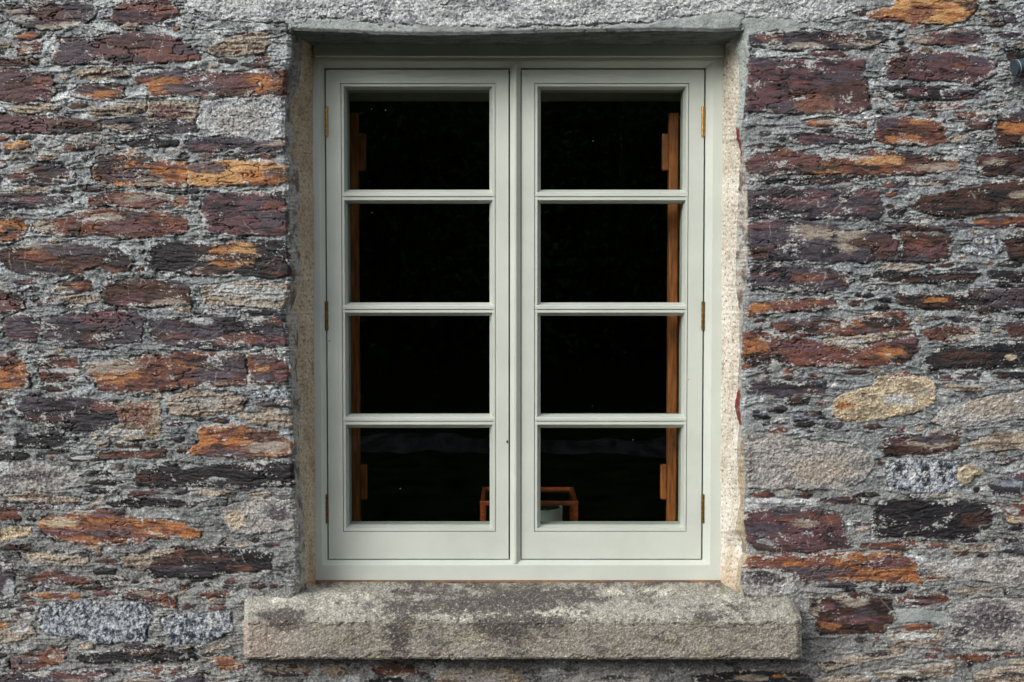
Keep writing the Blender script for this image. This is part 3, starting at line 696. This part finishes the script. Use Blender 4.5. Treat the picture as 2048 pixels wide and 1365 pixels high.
# --- over the opening: lintel face and soffit
ut = np.arange(582, 1490, STEP); ut = np.append(ut, 1490)
yt = ya[ya <= 62.1]
U, Y0 = np.meshgrid(ut, yt)
ye = YT(ut)+1.2*fbm(ut, 0*ut, 22, 10, 101, 3)*ss(582, 600, ut)*ss(1490, 1470, ut)
kk = np.clip((Y0-22)/(yt[-1]-22), 0, 1)
Yt = Y0+(ye[None, :]-yt[-1])*kk
H, C, G, Lm = wall_field(U, Yt)
H = H-5*ss(8, 0, np.abs(ye[None, :]-Yt))
Vt = P(U, Yt, -H/1000)
nS = 60; t = np.linspace(0, 1, nS)[1:, None]
dS = (-H[-1]/1000)[None, :]*(1-t)+.15*t
z0 = Vt[-1, :, 2][None, :]; x0 = Vt[-1, :, 0][None, :]
TS, US = np.meshgrid(np.linspace(0, 130, nS)[1:], ut, indexing='ij')
ztgt = wz(92.5, .13)
zz = z0*(1-ss(0, .35, t))+ztgt*ss(0, .35, t)+.0022*fbm(US, TS, 120, 30, 103, 3)+.0009*fbm(US, TS, 12, 10, 104, 3)
VS = np.stack([np.broadcast_to(x0, zz.shape), dS, zz], -1)
CS = mix(np.broadcast_to(lin('6c7472'), zz.shape+(3,)), lin('4e5652'), ss(-.2, .4, fbm(US+TS, TS*2, 60, 30, 105, 3)))
sw = np.abs(fbm(US+.8*TS, TS*1.5, 55, 40, 106, 2)); CS = mix(CS, lin('39403c'), (1-ss(0, .1, sw))*.6)
CS = CS*(1-ss(0, .15, t))[..., None]+0*CS + CS*ss(0, .15, t)[..., None]
Vl = np.concatenate([Vt, VS]); Cl = np.concatenate([C, CS]); Gl = np.concatenate([G, 0*zz])
# join the lintel's shoulders (cut from the side panels) to its middle in one object
lint = gridmesh('lintel', Vl, Cl, Gl, M_WALL, wall)
sh1 = gridmesh('lintel', pl[0], pl[1], pl[2], M_WALL, wall, keep=pl[3])
sh2 = gridmesh('lintel', pr[0], pr[1], pr[2], M_WALL, wall, keep=pr[3])
def join(objs):
    with bpy.context.temp_override(active_object=objs[0], object=objs[0], selected_objects=objs, selected_editable_objects=objs):
        bpy.ops.object.join()
join([lint, sh1, sh2])
# --- below the sill
U, Yb = np.meshgrid(ut, ya[ya >= 1200])
H, C, G, _ = wall_field(U, Yb)
gridmesh('facing', P(U, Yb, -H/1000), C, G, M_WALL, wall)
# --- the same wall beyond the picture, coarser
def coarse(x0, x1, y0, y1, st=5.0):
    U, Y = np.meshgrid(np.arange(x0, x1+st*.5, st), np.arange(y0, y1+st*.5, st))
    H, C, G, _ = wall_field(U, Y)
    gridmesh('facing', P(U, Y, -H/1000+.004), C, G, M_WALL, wall)
coarse(-1500, -32, -1150, 2130); coarse(2080, 3550, -1150, 2130)
coarse(-40, 2090, -1150, -32); coarse(-40, 2090, 1394, 2130)
allf = [o for o in wall.children if o.name.startswith('facing')]
join(allf); allf[0].name = 'facing'
# --- masonry core behind the faces, with the opening left through it
c = MB()
zt, zb = 3.4, -.02; xo = 2.7
for (x0_, x1_, z0_, z1_) in ((-xo, -.475, zb, zt), (.475, xo, zb, zt), (-.475, .475, ZC+.632, zt), (-.475, .475, zb, ZC-.56)):
    c.box(x0_, x1_, .03, .46, z0_, z1_)
# inner leaf of the opening, behind the window frame
for (x0_, x1_, z0_, z1_) in ((-.4748, -.43, ZC-.559, ZC+.631), (.43, .4748, ZC-.559, ZC+.631), (-.43, .43, wz(203, .46), ZC+.631)):
    c.box(x0_, x1_, .215, .4598, z0_, z1_)
c.build('core', M_CORE, wall)

# --- the stone sill: chamfered front edge and worn top
us = np.arange(487, 1604, STEP)
prof = [(.03, 1316), (-.030, 1318), (-.082, 1319), (-.087, 1315), (-.089, 1246), (-.086, 1241), (-.034, 1208), (.020, 1186), (.150, 1161)]
seg = [6, 12, 5, 50, 5, 26, 20, 36]
pd = []; pp = []; kd = []
for i, n in enumerate(seg):
    for j in range(n):
        q = j/n; pd.append(prof[i][0]*(1-q)+prof[i+1][0]*q); pp.append(prof[i][1]*(1-q)+prof[i+1][1]*q)
pd.append(prof[-1][0]); pp.append(prof[-1][1]); pd = np.array(pd); pp = np.array(pp)
arc = np.concatenate([[0], np.cumsum(np.hypot(np.diff(pd)*1000, np.diff(pp)*.6))])
Us, As = np.meshgrid(us, arc)
D0 = np.broadcast_to(pd[:, None], Us.shape); Py = np.broadcast_to(pp[:, None], Us.shape).copy()
rn = 5.5*fbm(Us, Py, 110, 70, 201, 4)+1.9*fbm(Us, Py*1.3, 12, 11, 202, 4, .75)+1.1*fbm(Us, Py*1.5, 4.5, 4.5, 203, 2)
front = ss(.0, -.03, D0)
Dd = D0-rn*.001*(.35+.65*front)
Py2 = Py - rn*.35*(1-front) + (2.8*fbm(Us, 0*Us, 46, 10, 204, 5, .7))*ss(1300, 1316, Py)
Py2 = Py2 + ss(1290, 1250, Py)*ss(1200, 1236, Py)*(3.2*fbm(Us, 0*Us, 70, 10, 205, 5, .7))
chip = ss(.18, .5, fbm(Us, Py, 26, 12, 206, 4, .7))*ss(18, 2, np.abs(Py-1243))+.8*ss(.2, .5, fbm(Us, Py, 30, 12, 207, 4, .7))*ss(14, 1, np.abs(Py-1314))
Dd = Dd+.007*chip
# rounded ends
endd = np.minimum(Us-487, 1603-Us); Dd = Dd+.010*ss(14, 0, endd)**2
shr = np.clip(1-(1603-Us)/60, 0, 1)*np.clip((1238-Py)/50, 0, 1)*26
Xs = Us - shr + 2*ss(1300, 1200, Py)*(Us < 520) 
Xw = P(Xs, Py2, np.zeros_like(D0))[..., 0]*1.0
Vsill = P(Xs, Py2, Dd)
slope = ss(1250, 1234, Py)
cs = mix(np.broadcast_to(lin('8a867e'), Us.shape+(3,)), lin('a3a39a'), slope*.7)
cs = mix(cs, lin('8c8a70'), ss(.1, .6, fbm(Us, Py, 110, 60, 210, 3))*(1-slope)*.6)
cs = mix(cs, lin('a8988c'), ss(640, 500, Us)*(1-slope)*.6)
big = fbm(Us, Py, 90, 34, 211, 4, .6)
def blob(x, y, rx, ry, s=1): return s*np.exp(-(((Us-x)/rx)**2+((Py-y)/ry)**2))
dkf = blob(560, 1232, 45, 14, 1.5)+blob(560, 1250, 24, 12, .8)+blob(900, 1212, 90, 14, 1.0)+blob(1040, 1205, 80, 28, 1.2)+blob(1090, 1232, 60, 18, .9)+blob(810, 1245, 34, 40, .7)+blob(990, 1255, 60, 20, .6)+blob(1180, 1195, 50, 14, .7)+blob(1510, 1185, 26, 12, .8)+blob(1420, 1236, 26, 9, .9)+blob(850, 1186, 60, 10, .6)+blob(800, 1290, 14, 30, .7)+blob(1030, 1270, 40, 20, .5)
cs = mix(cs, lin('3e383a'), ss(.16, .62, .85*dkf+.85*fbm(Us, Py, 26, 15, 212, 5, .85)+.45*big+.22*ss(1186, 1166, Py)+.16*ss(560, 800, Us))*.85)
ltf = blob(1130, 1226, 70, 14, .7)+blob(930, 1230, 90, 9, .45)+blob(560, 1200, 36, 9, 1.0)+blob(1320, 1182, 40, 8, .9)+blob(1220, 1186, 40, 8, .8)+blob(1570, 1180, 26, 12, .9)+blob(700, 1200, 80, 30, .45)+blob(1460, 1200, 60, 18, .5)
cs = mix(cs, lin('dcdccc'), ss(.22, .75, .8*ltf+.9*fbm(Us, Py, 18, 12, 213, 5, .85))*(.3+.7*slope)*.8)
sp_ = fbm(Us, Py, 5, 4.5, 214, 3, .8)
cs = mix(cs, lin('5c544c'), ss(.15, .6, sp_)*.6); cs = mix(cs, lin('d8d2c0'), ss(.15, .6, -sp_)*.45)
cs = cs*(1+.55*fbm(Us, Py, 15, 11, 222, 4, .8))[..., None]
stk = fbm(Us, Py, 14, 120, 220, 4, .7); cs = mix(cs, lin('55504a'), ss(.1, .5, stk)*(1-slope)*.5*ss(1330, 1250, Py))
cs = mix(cs, lin('7c7c58'), ss(.15, .5, fbm(Us, Py, 50, 34, 221, 5, .8))*.35)
cs = cs*(1+.75*np.clip(white(Us, Py, 1.9, 5)-.5, -.5, .6))[..., None]
gridmesh('window_sill', Vsill, np.clip(cs, .01, .9), 0*Us, M_WALL, wall)
# closed ends and back of the sill
e = MB()
for col_i, s in ((0, 1), (-1, -1)):
    pts = [tuple(Vsill[i, col_i]) for i in range(0, Vsill.shape[0], 3)]
    x_ = pts[0][0]; back = [(x_, .12, pts[-1][2]), (x_, .12, pts[0][2])]
    e.add(pts+back, [tuple(range(len(pts)+2))])
so = [o for o in wall.children if o.name == 'window_sill'][0]
eo = e.build('window_sill', M_WALL, wall)
ca = eo.data.attributes.new('tint', 'FLOAT_COLOR', 'POINT'); ca.data.foreach_set('color', [v for _ in eo.data.vertices for v in (.33, .30, .25, 1)])
eo.data.attributes.new('sheen', 'FLOAT', 'POINT')
join([so, eo])

# ------------------------------------------------------------------ the casement window
win = tag(empty('casement_window', (0, .16, wz(1160, .13))), 'sage grey painted timber window with two four-pane casements and brass hinges', 'window')
FD = .130            # frame face depth
CDp = .143           # casement face depth
GD = .167            # glass depth
def rect(l, r, t, b, d):
    """outline from pixel edges read at mid height"""
    return (wx(l, 640, d), wx(r, 640, d), wz(b, d), wz(t, d), d)
# outer frame: flat, chamfer, rebate
fr = MB()
o = rect(622, 1450, 88, 1161, FD)
a = rect(641.5, 1423, 124, 1130.5, FD)
bq = rect(651.8, 1408.6, 136.6, 1120.6, CDp-.001)
bk = (bq[0], bq[1], bq[2], bq[3], .21)
ob = (o[0], o[1], o[2], o[3], .21)
rr_ = [ob, o, (a[0]-.0006, a[1]+.0006, a[2]-.0006, a[3]+.0006, FD), (a[0], a[1], a[2], a[3], FD+.0006), bq, bk, ob]
fr.rings(rr_)
fr.build('frame', M_PAINT, win)
# mullion: narrow flat between two chamfers
mu = MB()
def vprism(mb, xs_d, zlo, zhi):
    n = len(xs_d); vs = [(x, d, zlo) for x, d in xs_d]+[(x, d, zhi) for x, d in xs_d]
    mb.add(vs, [(i, (i+1) % n, n+(i+1) % n, n+i) for i in range(n)]+[tuple(range(n))[::-1], tuple(range(n, 2*n))])
def mulprof():
    return [(wx(1020, 640, CDp), .208), (wx(1020, 640, CDp), CDp), (wx(1028.6, 640, FD), FD+.0004), (wx(1029.2, 640, FD), FD), (wx(1032.4, 640, FD), FD), (wx(1033, 640, FD), FD+.0004), (wx(1041.3, 640, CDp), CDp), (wx(1041.3, 640, CDp), .208)]
vprism(mu, mulprof(), bq[2]-.004, bq[3]+.006)
mu.build('mullion', M_PAINT, win)
# shade in the gap round each sash: black strip built after the casements
# head trim board
ht = MB()
zt0 = wz(115.3, FD-.004); 
xl, xr = wx(629, 110, .118), wx(1449, 110, .118)
ht.box(xl, xr, FD-.014, FD-.0005, zt0, zt0+.034, .0012)
ht.build('head_trim', M_PAINT, win)
# rust-brown seal under the frame
sb = MB(); n = 220
vs = []; 
for i in range(n+1):
    x = o[0]+.006+(o[1]-o[0]-.012)*i/n
    w = .0045+.0030*abs(math.sin(i*.7)+math.sin(i*.31+1))*.5+(.003 if i < 60 else 0)
    dd = .1285-.002*random.Random(i).random()
    vs += [(x, .16, o[2]+.0005), (x, dd, o[2]+.0005), (x, dd-.002, o[2]-w*.6), (x, dd+.002, o[2]-w-.003), (x, .16, o[2]-.02)]
fs = [(i*5+j, (i+1)*5+j, (i+1)*5+j+1, i*5+j+1) for i in range(n) for j in range(4)]
sb.add(vs, fs); sb.build('seal', M_RUST, win)

def make_casement(l, r, gl, gr, hinge_left, name='casement'):
    """l,r outer edges; gl,gr glass edges (px at mid height)"""
    rt, rb = 139.5, 1118.5
    yb = [(180, 380), (407, 605.5), (632, 829), (856, 1050)]
    sash = MB()
    out = rect(l, r, rt, rb, CDp); ob2 = (out[0], out[1], out[2], out[3], .205)
    # flat of stiles/rails up to the groove, groove, bead flat
    g0 = rect(gl-12.6, gr+12, 166.6, 1064, CDp)
    gw = .0016
    g1 = (g0[0], g0[1], g0[2], g0[3], CDp+.006)
    g2 = (g0[0]+gw, g0[1]-gw, g0[2]+gw, g0[3]-gw, CDp+.006)
    g3 = (g2[0], g2[1], g2[2], g2[3], CDp+.0006)
    bev = .0008
    sash.rings([ob2, (out[0], out[1], out[2], out[3], CDp+bev), (out[0]+bev, out[1]-bev, out[2]+bev, out[3]-bev, CDp), g0, g1, g2, g3])
    g4 = rect(gl-6.5, gr+6.3, 173.2, 1057.3, CDp+.0006); g5 = rect(gl, gr, 180, 1050, GD-.001); g6 = (g5[0], g5[1], g5[2], g5[3], .19)
    sash.rings([g3, g4, g5, g6]); sash.rings([ob2, (g6[0], g6[1], g6[2], g6[3], .205), g6])
    so_ = sash.build(name, M_PAINT, win)
    # glazing bars: chamfer up, flat, groove, flat, chamfer down
    x0_, x1_ = g3[0]-.0002, g3[1]+.0002
    for k in range(3):
        top = yb[k][1]; bot = yb[k+1][0]
        zA, zB = wz(top, GD-.001), wz(top+5.8, CDp+.0004)
        zG = wz(top+14, CDp); zC = wz(bot-6.4, CDp+.0004); zD = wz(bot, GD-.001)
        pf = [(.186, zA), (GD-.001, zA), (CDp+.0004, zB), (CDp-.0006, zB-.0012), (CDp-.0006, zG+.0012), (CDp+.0002, zG+.0007), (CDp+.005, zG+.0006), (CDp+.005, zG-.0010), (CDp+.0004, zG-.0010), (CDp+.0004, zC), (GD-.001, zD), (.186, zD)]
        # ends are mitred into the bead: flats reach the groove, chamfers stop at the glass edge
        gx0, gx1 = g5[0]-.0004, g5[1]+.0004; fx0, fx1 = g4[0]-.0004, g4[1]+.0004
        def xe_(d, s):
            if d > GD-.005: return (gx0, gx1)[s]
            return (x0_, x1_)[s]
        vs = [(xe_(d, 0), d, z) for d, z in pf]+[(xe_(d, 1), d, z) for d, z in pf]
        m_ = len(pf)
        # inner ends of flats at chamfer mitres
        b_ = MB(); b_.add(vs, [(i, (i+1) % m_, m_+(i+1) % m_, m_+i) for i in range(m_)]+[tuple(range(m_))[::-1], tuple(range(m_, 2*m_))])
        b_.build('glazing_bar', M_PAINT, so_)
    for (ty, by) in yb:
        p_ = MB(); p_.box(g5[0]-.003, g5[1]+.003, GD, GD+.004, wz(by, GD)-.003, wz(ty, GD)+.003)
        p_.build('pane', M_GLASS, so_)
    # hinges
    hx = l-1.2 if hinge_left else r+.6
    for k, (a_, b2) in enumerate(((213, 274), (603, 661), (988.5, 1047))):
        hm = MB(); d_ = CDp-.0015; x_ = wx(hx, (a_+b2)/2, d_)
        zs = np.linspace(wz(b2, d_), wz(a_, d_), 6)
        for j in range(5):
            rr2 = .0036 if j % 2 == 0 else .0035
            hm.cyl((x_, d_, zs[j]+.0007), (x_, d_, zs[j+1]-.0007), rr2, n=18)
        hm.cyl((x_, d_, zs[0]+.0002), (x_, d_, zs[5]-.0002), .0024, n=12)
        s_ = -1 if hinge_left else 1
        hm.box(min(x_, x_+s_*.0055), max(x_, x_+s_*.0055), d_+.0012, d_+.0028, zs[0], zs[5])
        hm.build('hinge', M_BRASS if k == 0 else M_BRASSD, so_, smooth=True)
    return so_
c1 = make_casement(654.3, 1017.4, 696.4, 979.2, True)
c1['label'] = 'left casement hinged on the left jamb'
c2 = make_casement(1043.2, 1405.6, 1081, 1363.6, False)
c2['label'] = 'right casement hinged on the right jamb'
# black strip put behind the gaps to stand for their shade
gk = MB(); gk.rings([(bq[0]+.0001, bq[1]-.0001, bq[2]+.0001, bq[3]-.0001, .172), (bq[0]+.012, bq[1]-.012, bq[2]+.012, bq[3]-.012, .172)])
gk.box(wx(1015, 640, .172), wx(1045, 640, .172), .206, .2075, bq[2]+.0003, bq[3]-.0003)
gk.build('gap_black', M_DARKGAP, win)

# ------------------------------------------------------------------ inside
room = MB()
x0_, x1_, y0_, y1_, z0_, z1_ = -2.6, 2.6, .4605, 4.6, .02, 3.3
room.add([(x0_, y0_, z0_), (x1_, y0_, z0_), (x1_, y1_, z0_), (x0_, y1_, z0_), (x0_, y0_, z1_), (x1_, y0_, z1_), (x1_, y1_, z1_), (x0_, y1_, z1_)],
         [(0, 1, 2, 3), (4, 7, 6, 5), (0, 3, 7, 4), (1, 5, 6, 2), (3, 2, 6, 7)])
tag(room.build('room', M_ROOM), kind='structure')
zsill = wz(1050, GD)-.075
ib = MB(); ib.box(-.4295, .4295, .212, .56, zsill-.03, zsill, .003)
tag(ib.build('window_board', M_OAK), 'brown wooden window board inside, under the wooden lantern', 'shelf')
def upright(pl_, pr_, bx0, bx1, label, extra=None, d0=.25):
    t = tag(empty('wooden_upright', (wx((pl_+pr_)/2, 640, .27), .27, zsill)), label, 'wooden post', 'wooden uprights inside the window')
    m_ = MB()
    m_.box(wx(pl_, 640, d0), wx(pr_, 640, d0), d0, d0+.028, zsill+.0005, wz(226, d0), .0018); m_.build('post', M_OAK, t)
    for (a_, b_) in ((266, 341), (931, 1001)):
        k = MB(); k.box(wx(bx0, 640, d0), wx(bx1, 640, d0), d0+.008, d0+.024, wz(b_, d0), wz(a_, d0), .003); k.build('block', M_OAK, t)
    if extra:
        k = MB(); k.box(wx(extra[0], 640, d0+.03), wx(extra[1], 640, d0+.03), d0+.035, d0+.06, zsill+.0005, wz(226, d0), .001); k.build('back_strip', M_OAK, t)
upright(1337, 1355, 1324, 1337.4, 'bright orange wooden post behind the right-hand casement', (1359, 1366))
upright(700, 717, 716.6, 732, 'shadowed brown wooden post behind the left-hand casement', None, .43)
# lantern
la = tag(empty('wooden_lantern', (wx(1058, 1010, .32), .38, zsill)), 'small red-brown wooden box frame with glass sides behind the window', 'lantern')
d0, d1 = .30, .50
fx0, fx1 = wx(960, 1008, d0), wx(1156.5, 1008, d0); ztop = wz(1003, d0)
m_ = MB(); bw = .010
for y_ in (d0, d1-bw):
    m_.box(fx0, fx1, y_, y_+bw, ztop-bw, ztop, .0015); m_.box(fx0, fx1, y_, y_+bw, zsill+.0005, zsill+bw, .0015)
for x_ in (fx0, fx1-bw):
    m_.box(x_+.0005, x_+bw-.0005, d0+bw*.8, d1-bw*.8, ztop-bw+.0004, ztop-.0004, .001); m_.box(x_+.0005, x_+bw-.0005, d0+bw*.8, d1-bw*.8, zsill+.0009, zsill+bw-.0004, .001)
    for y_ in (d0+.0004, d1-bw+.0004): m_.box(x_+.0003, x_+bw-.0003, y_, y_+bw-.0008, zsill+.006, ztop-.005)
m_.build('frame', M_MAHOG, la)
g_ = MB()
g_.box(fx0+bw, fx1-bw, d0+.004, d0+.006, zsill+bw, ztop-bw); g_.box(fx0+bw, fx1-bw, d0+bw, d1-bw, ztop-.006, ztop-.004)
g_.build('glass', M_GLASS, la)
pot = tag(empty('candle_pot', (wx(1078, 1020, .36), .385, zsill+.011)), 'round pale grey ceramic candle pot standing inside the wooden lantern', 'pot')
cx_, cy_ = pot.location[0], pot.location[1]
p_ = MB(); hp = wz(1013, .385)-zsill-.011
p_.lathe((cx_, cy_, zsill+.011), [(.0005, 0), (.046, 0), (.052, .004), (.055, hp*.5), (.056, hp-.002), (.055, hp), (.053, hp), (.051, .006), (.0005, .006)])
p_.build('bowl', M_PORC, pot, smooth=True)
f_ = MB(); f_.lathe((cx_, cy_, zsill+.011), [(.0525, hp-.003), (.03, hp-.0035), (.0005, hp-.0035)]); f_.build('dark_filling', M_DARKGAP, pot, smooth=True)  # dark disc closing the bowl just below its rim
p_ = MB(); p_.lathe((cx_+.014, cy_-.048, zsill+.011+hp), [(.0005, .004), (.004, .003), (.005, 0), (.004, -.002)], 16); p_.build('glint_bead', M_BRASS, pot, smooth=True)  # small brass bead added for the gold glint at the rim

# ------------------------------------------------------------------ pipe end at the right edge
pi = tag(empty('drain_pipe', tuple(P(2046, 145, 0))), 'dark blue-grey plastic pipe elbow with a pale rim poking from the right of the wall', 'pipe')
m_ = MB()
pc = P(2029, 136, -.035); 
ax = Vector((.95, .1, .22)).normalized()
q0 = Vector(pc); q1 = q0+ax*.06
m_.cyl(q0, q1, .0145, n=28); m_.cyl(q0-ax*.0008, q0+ax*.004, .0152, n=28)
m_.cyl(q1+Vector((-.012, 0, -.012)), q1+Vector((.30, .012, -.02)), .017, n=28); m_.cyl(q1+Vector((.29, -.03, -.02)), q1+Vector((.29, .09, -.02)), .019, n=28)
m_.cyl(q1+Vector((-.004, .004, .006)), q1+Vector((.012, .004, -.04)), .0165, n=28)
m_.build('elbow', M_PIPE, pi, smooth=True)
m_ = MB(); m_.cyl(q0+ax*.0046, q0+ax*.0056, .0154, n=28); m_.build('rim', M_RING, pi, smooth=True)

# ------------------------------------------------------------------ a fly on the sash edge
fly = MB(); fp = P(1014.6, 884, CDp-.0012)
fly.lathe((fp[0], fp[1], fp[2]-.0032), [(.0001, 0), (.0011, .001), (.0014, .0028), (.0010, .0045), (.0011, .0055), (.0001, .0066)], 12)
for s_ in (-1, 1):
    for k_ in range(3): fly.cyl((fp[0], fp[1]+.0003, fp[2]+.001*k_-.001), (fp[0]+s_*.0024, fp[1]+.0011, fp[2]+.0018*k_-.0024), .00018, n=5)
tag(fly.build('fly', M_DARKGAP), 'tiny black fly on the inner edge of the left casement', 'insect')

# ------------------------------------------------------------------ the garden the window looks on to (seen only as its reflection), with bank and near ground added for the light
gm = MB(); gm.add([(-150, .02, 0), (150, .02, 0), (150, -150, 0), (-150, -150, 0)], [(0, 1, 2, 3)])
tag(gm.build('lawn', mat_simple('grass', '26331a', spec=0, rough=.95, vary=.3, scale=3, hex2='181f10')), kind='structure')
gp = MB(); rp = random.Random(8); np_ = 400; vs = []
for i in range(np_+1):
    x = -40+80*i/np_; vs += [(x, -8.6+.25*math.sin(x*.7)+rp.uniform(-.22, .22), .004), (x, -10.2+.3*math.sin(x*.5+1)+rp.uniform(-.35, .35), .004)]
gp.add(vs, [(2*i, 2*i+1, 2*i+3, 2*i+2) for i in range(np_)])
tag(gp.build('gravel_path', mat_simple('gravel', '4c5054', spec=.1, rough=.95, vary=.3, scale=7, hex2='1c201c', fac=(.40, .60), stretch=(1, .16, 1))), kind='structure')
rg = np.random.RandomState(3)
wv = []; 
bark = MB()
cl = []
for i in range(26):
    tx = -24+i*2.0+rg.uniform(-.6, .6); ty = -17-rg.uniform(0, 5); hh = rg.uniform(7.0, 9.6)
    bark.cyl((tx, ty, -.05), (tx+rg.uniform(-.4, .4), ty, hh*.7), .2, .07, n=7)
    for k in range(6):
        z_ = hh*rg.uniform(.25, .65); a_ = rg.uniform(0, 6.28)
        bark.cyl((tx, ty, z_), (tx+math.cos(a_)*1.8, ty+math.sin(a_)*1.8, z_+1.3), .06, .02, n=5)
    for k in range(70):
        z_ = rg.uniform(.2, 1)*hh if k > 18 else rg.uniform(.0, 2.5); rad = 2.5*math.sqrt(max(.05, 1-(z_/hh)**2))
        a_ = rg.uniform(0, 6.28); r_ = rad*math.sqrt(rg.rand())
        cl.append((tx+r_*math.cos(a_), ty+r_*math.sin(a_), z_))
cl = np.array(cl); NL = 40
cen = np.repeat(cl, NL, 0)+rg.normal(0, .42, (len(cl)*NL, 3))
n_ = len(cen); a1 = rg.normal(size=(n_, 3)); a1 /= np.linalg.norm(a1, axis=1)[:, None]
b1 = np.cross(a1, rg.normal(size=(n_, 3))); b1 /= np.linalg.norm(b1, axis=1)[:, None]
s1 = rg.uniform(.06, .13, (n_, 1))
Q = np.stack([cen-a1*s1, cen+b1*s1*.5, cen+a1*s1, cen-b1*s1*.5], 1).reshape(-1, 3)
nb = len(bark.v)
me = bpy.data.meshes.new('woodland')
me.from_pydata(bark.v+[tuple(q) for q in Q], [], bark.f+[(nb+4*i, nb+4*i+1, nb+4*i+2, nb+4*i+3) for i in range(n_)])
me.materials.append(mat_simple('leaves', '486a30', spec=.05, rough=.85, vary=.3, scale=.5, hex2='1c2812'))
wo = bpy.data.objects.new('woodland', me); COL.objects.link(wo); tag(wo, kind='stuff')
wo['label'] = 'dark leafy woodland across the garden, dimly mirrored in the panes'; wo['category'] = 'woodland'

# unseen bank added behind the trees to block low sky in the reflections
hb = MB(); nx = 60; vs = []
for i in range(nx+1):
    x = -150+300*i/nx; t_ = 8.0+1.4*math.sin(i*.9)+1.4*math.sin(i*2.3)
    for (y, z) in ((-24, -.1), (-27, t_*.55), (-31, t_*.9), (-38, t_), (-60, t_*.8)): vs.append((x, y, z))
hb.add(vs, [(i*5+j, (i+1)*5+j, (i+1)*5+j+1, i*5+j+1) for i in range(nx) for j in range(4)])
tag(hb.build('sky_block_bank', mat_simple('bank_green', '2a341f', spec=0, rough=.95, vary=.3, scale=2, hex2='1a2114')), kind='structure')
ds = MB(); ds.add([(-40, .02, .004), (40, .02, .004), (40, -4.6, .004), (-40, -4.6, .004)], [(0, 1, 2, 3)])  # unseen brown ground strip added for its bounce light on the window
tag(ds.build('bounce_ground', mat_simple('bounce_brown', '423a35', spec=.1, rough=.95, vary=.3, scale=8, hex2='302b28')), kind='structure')
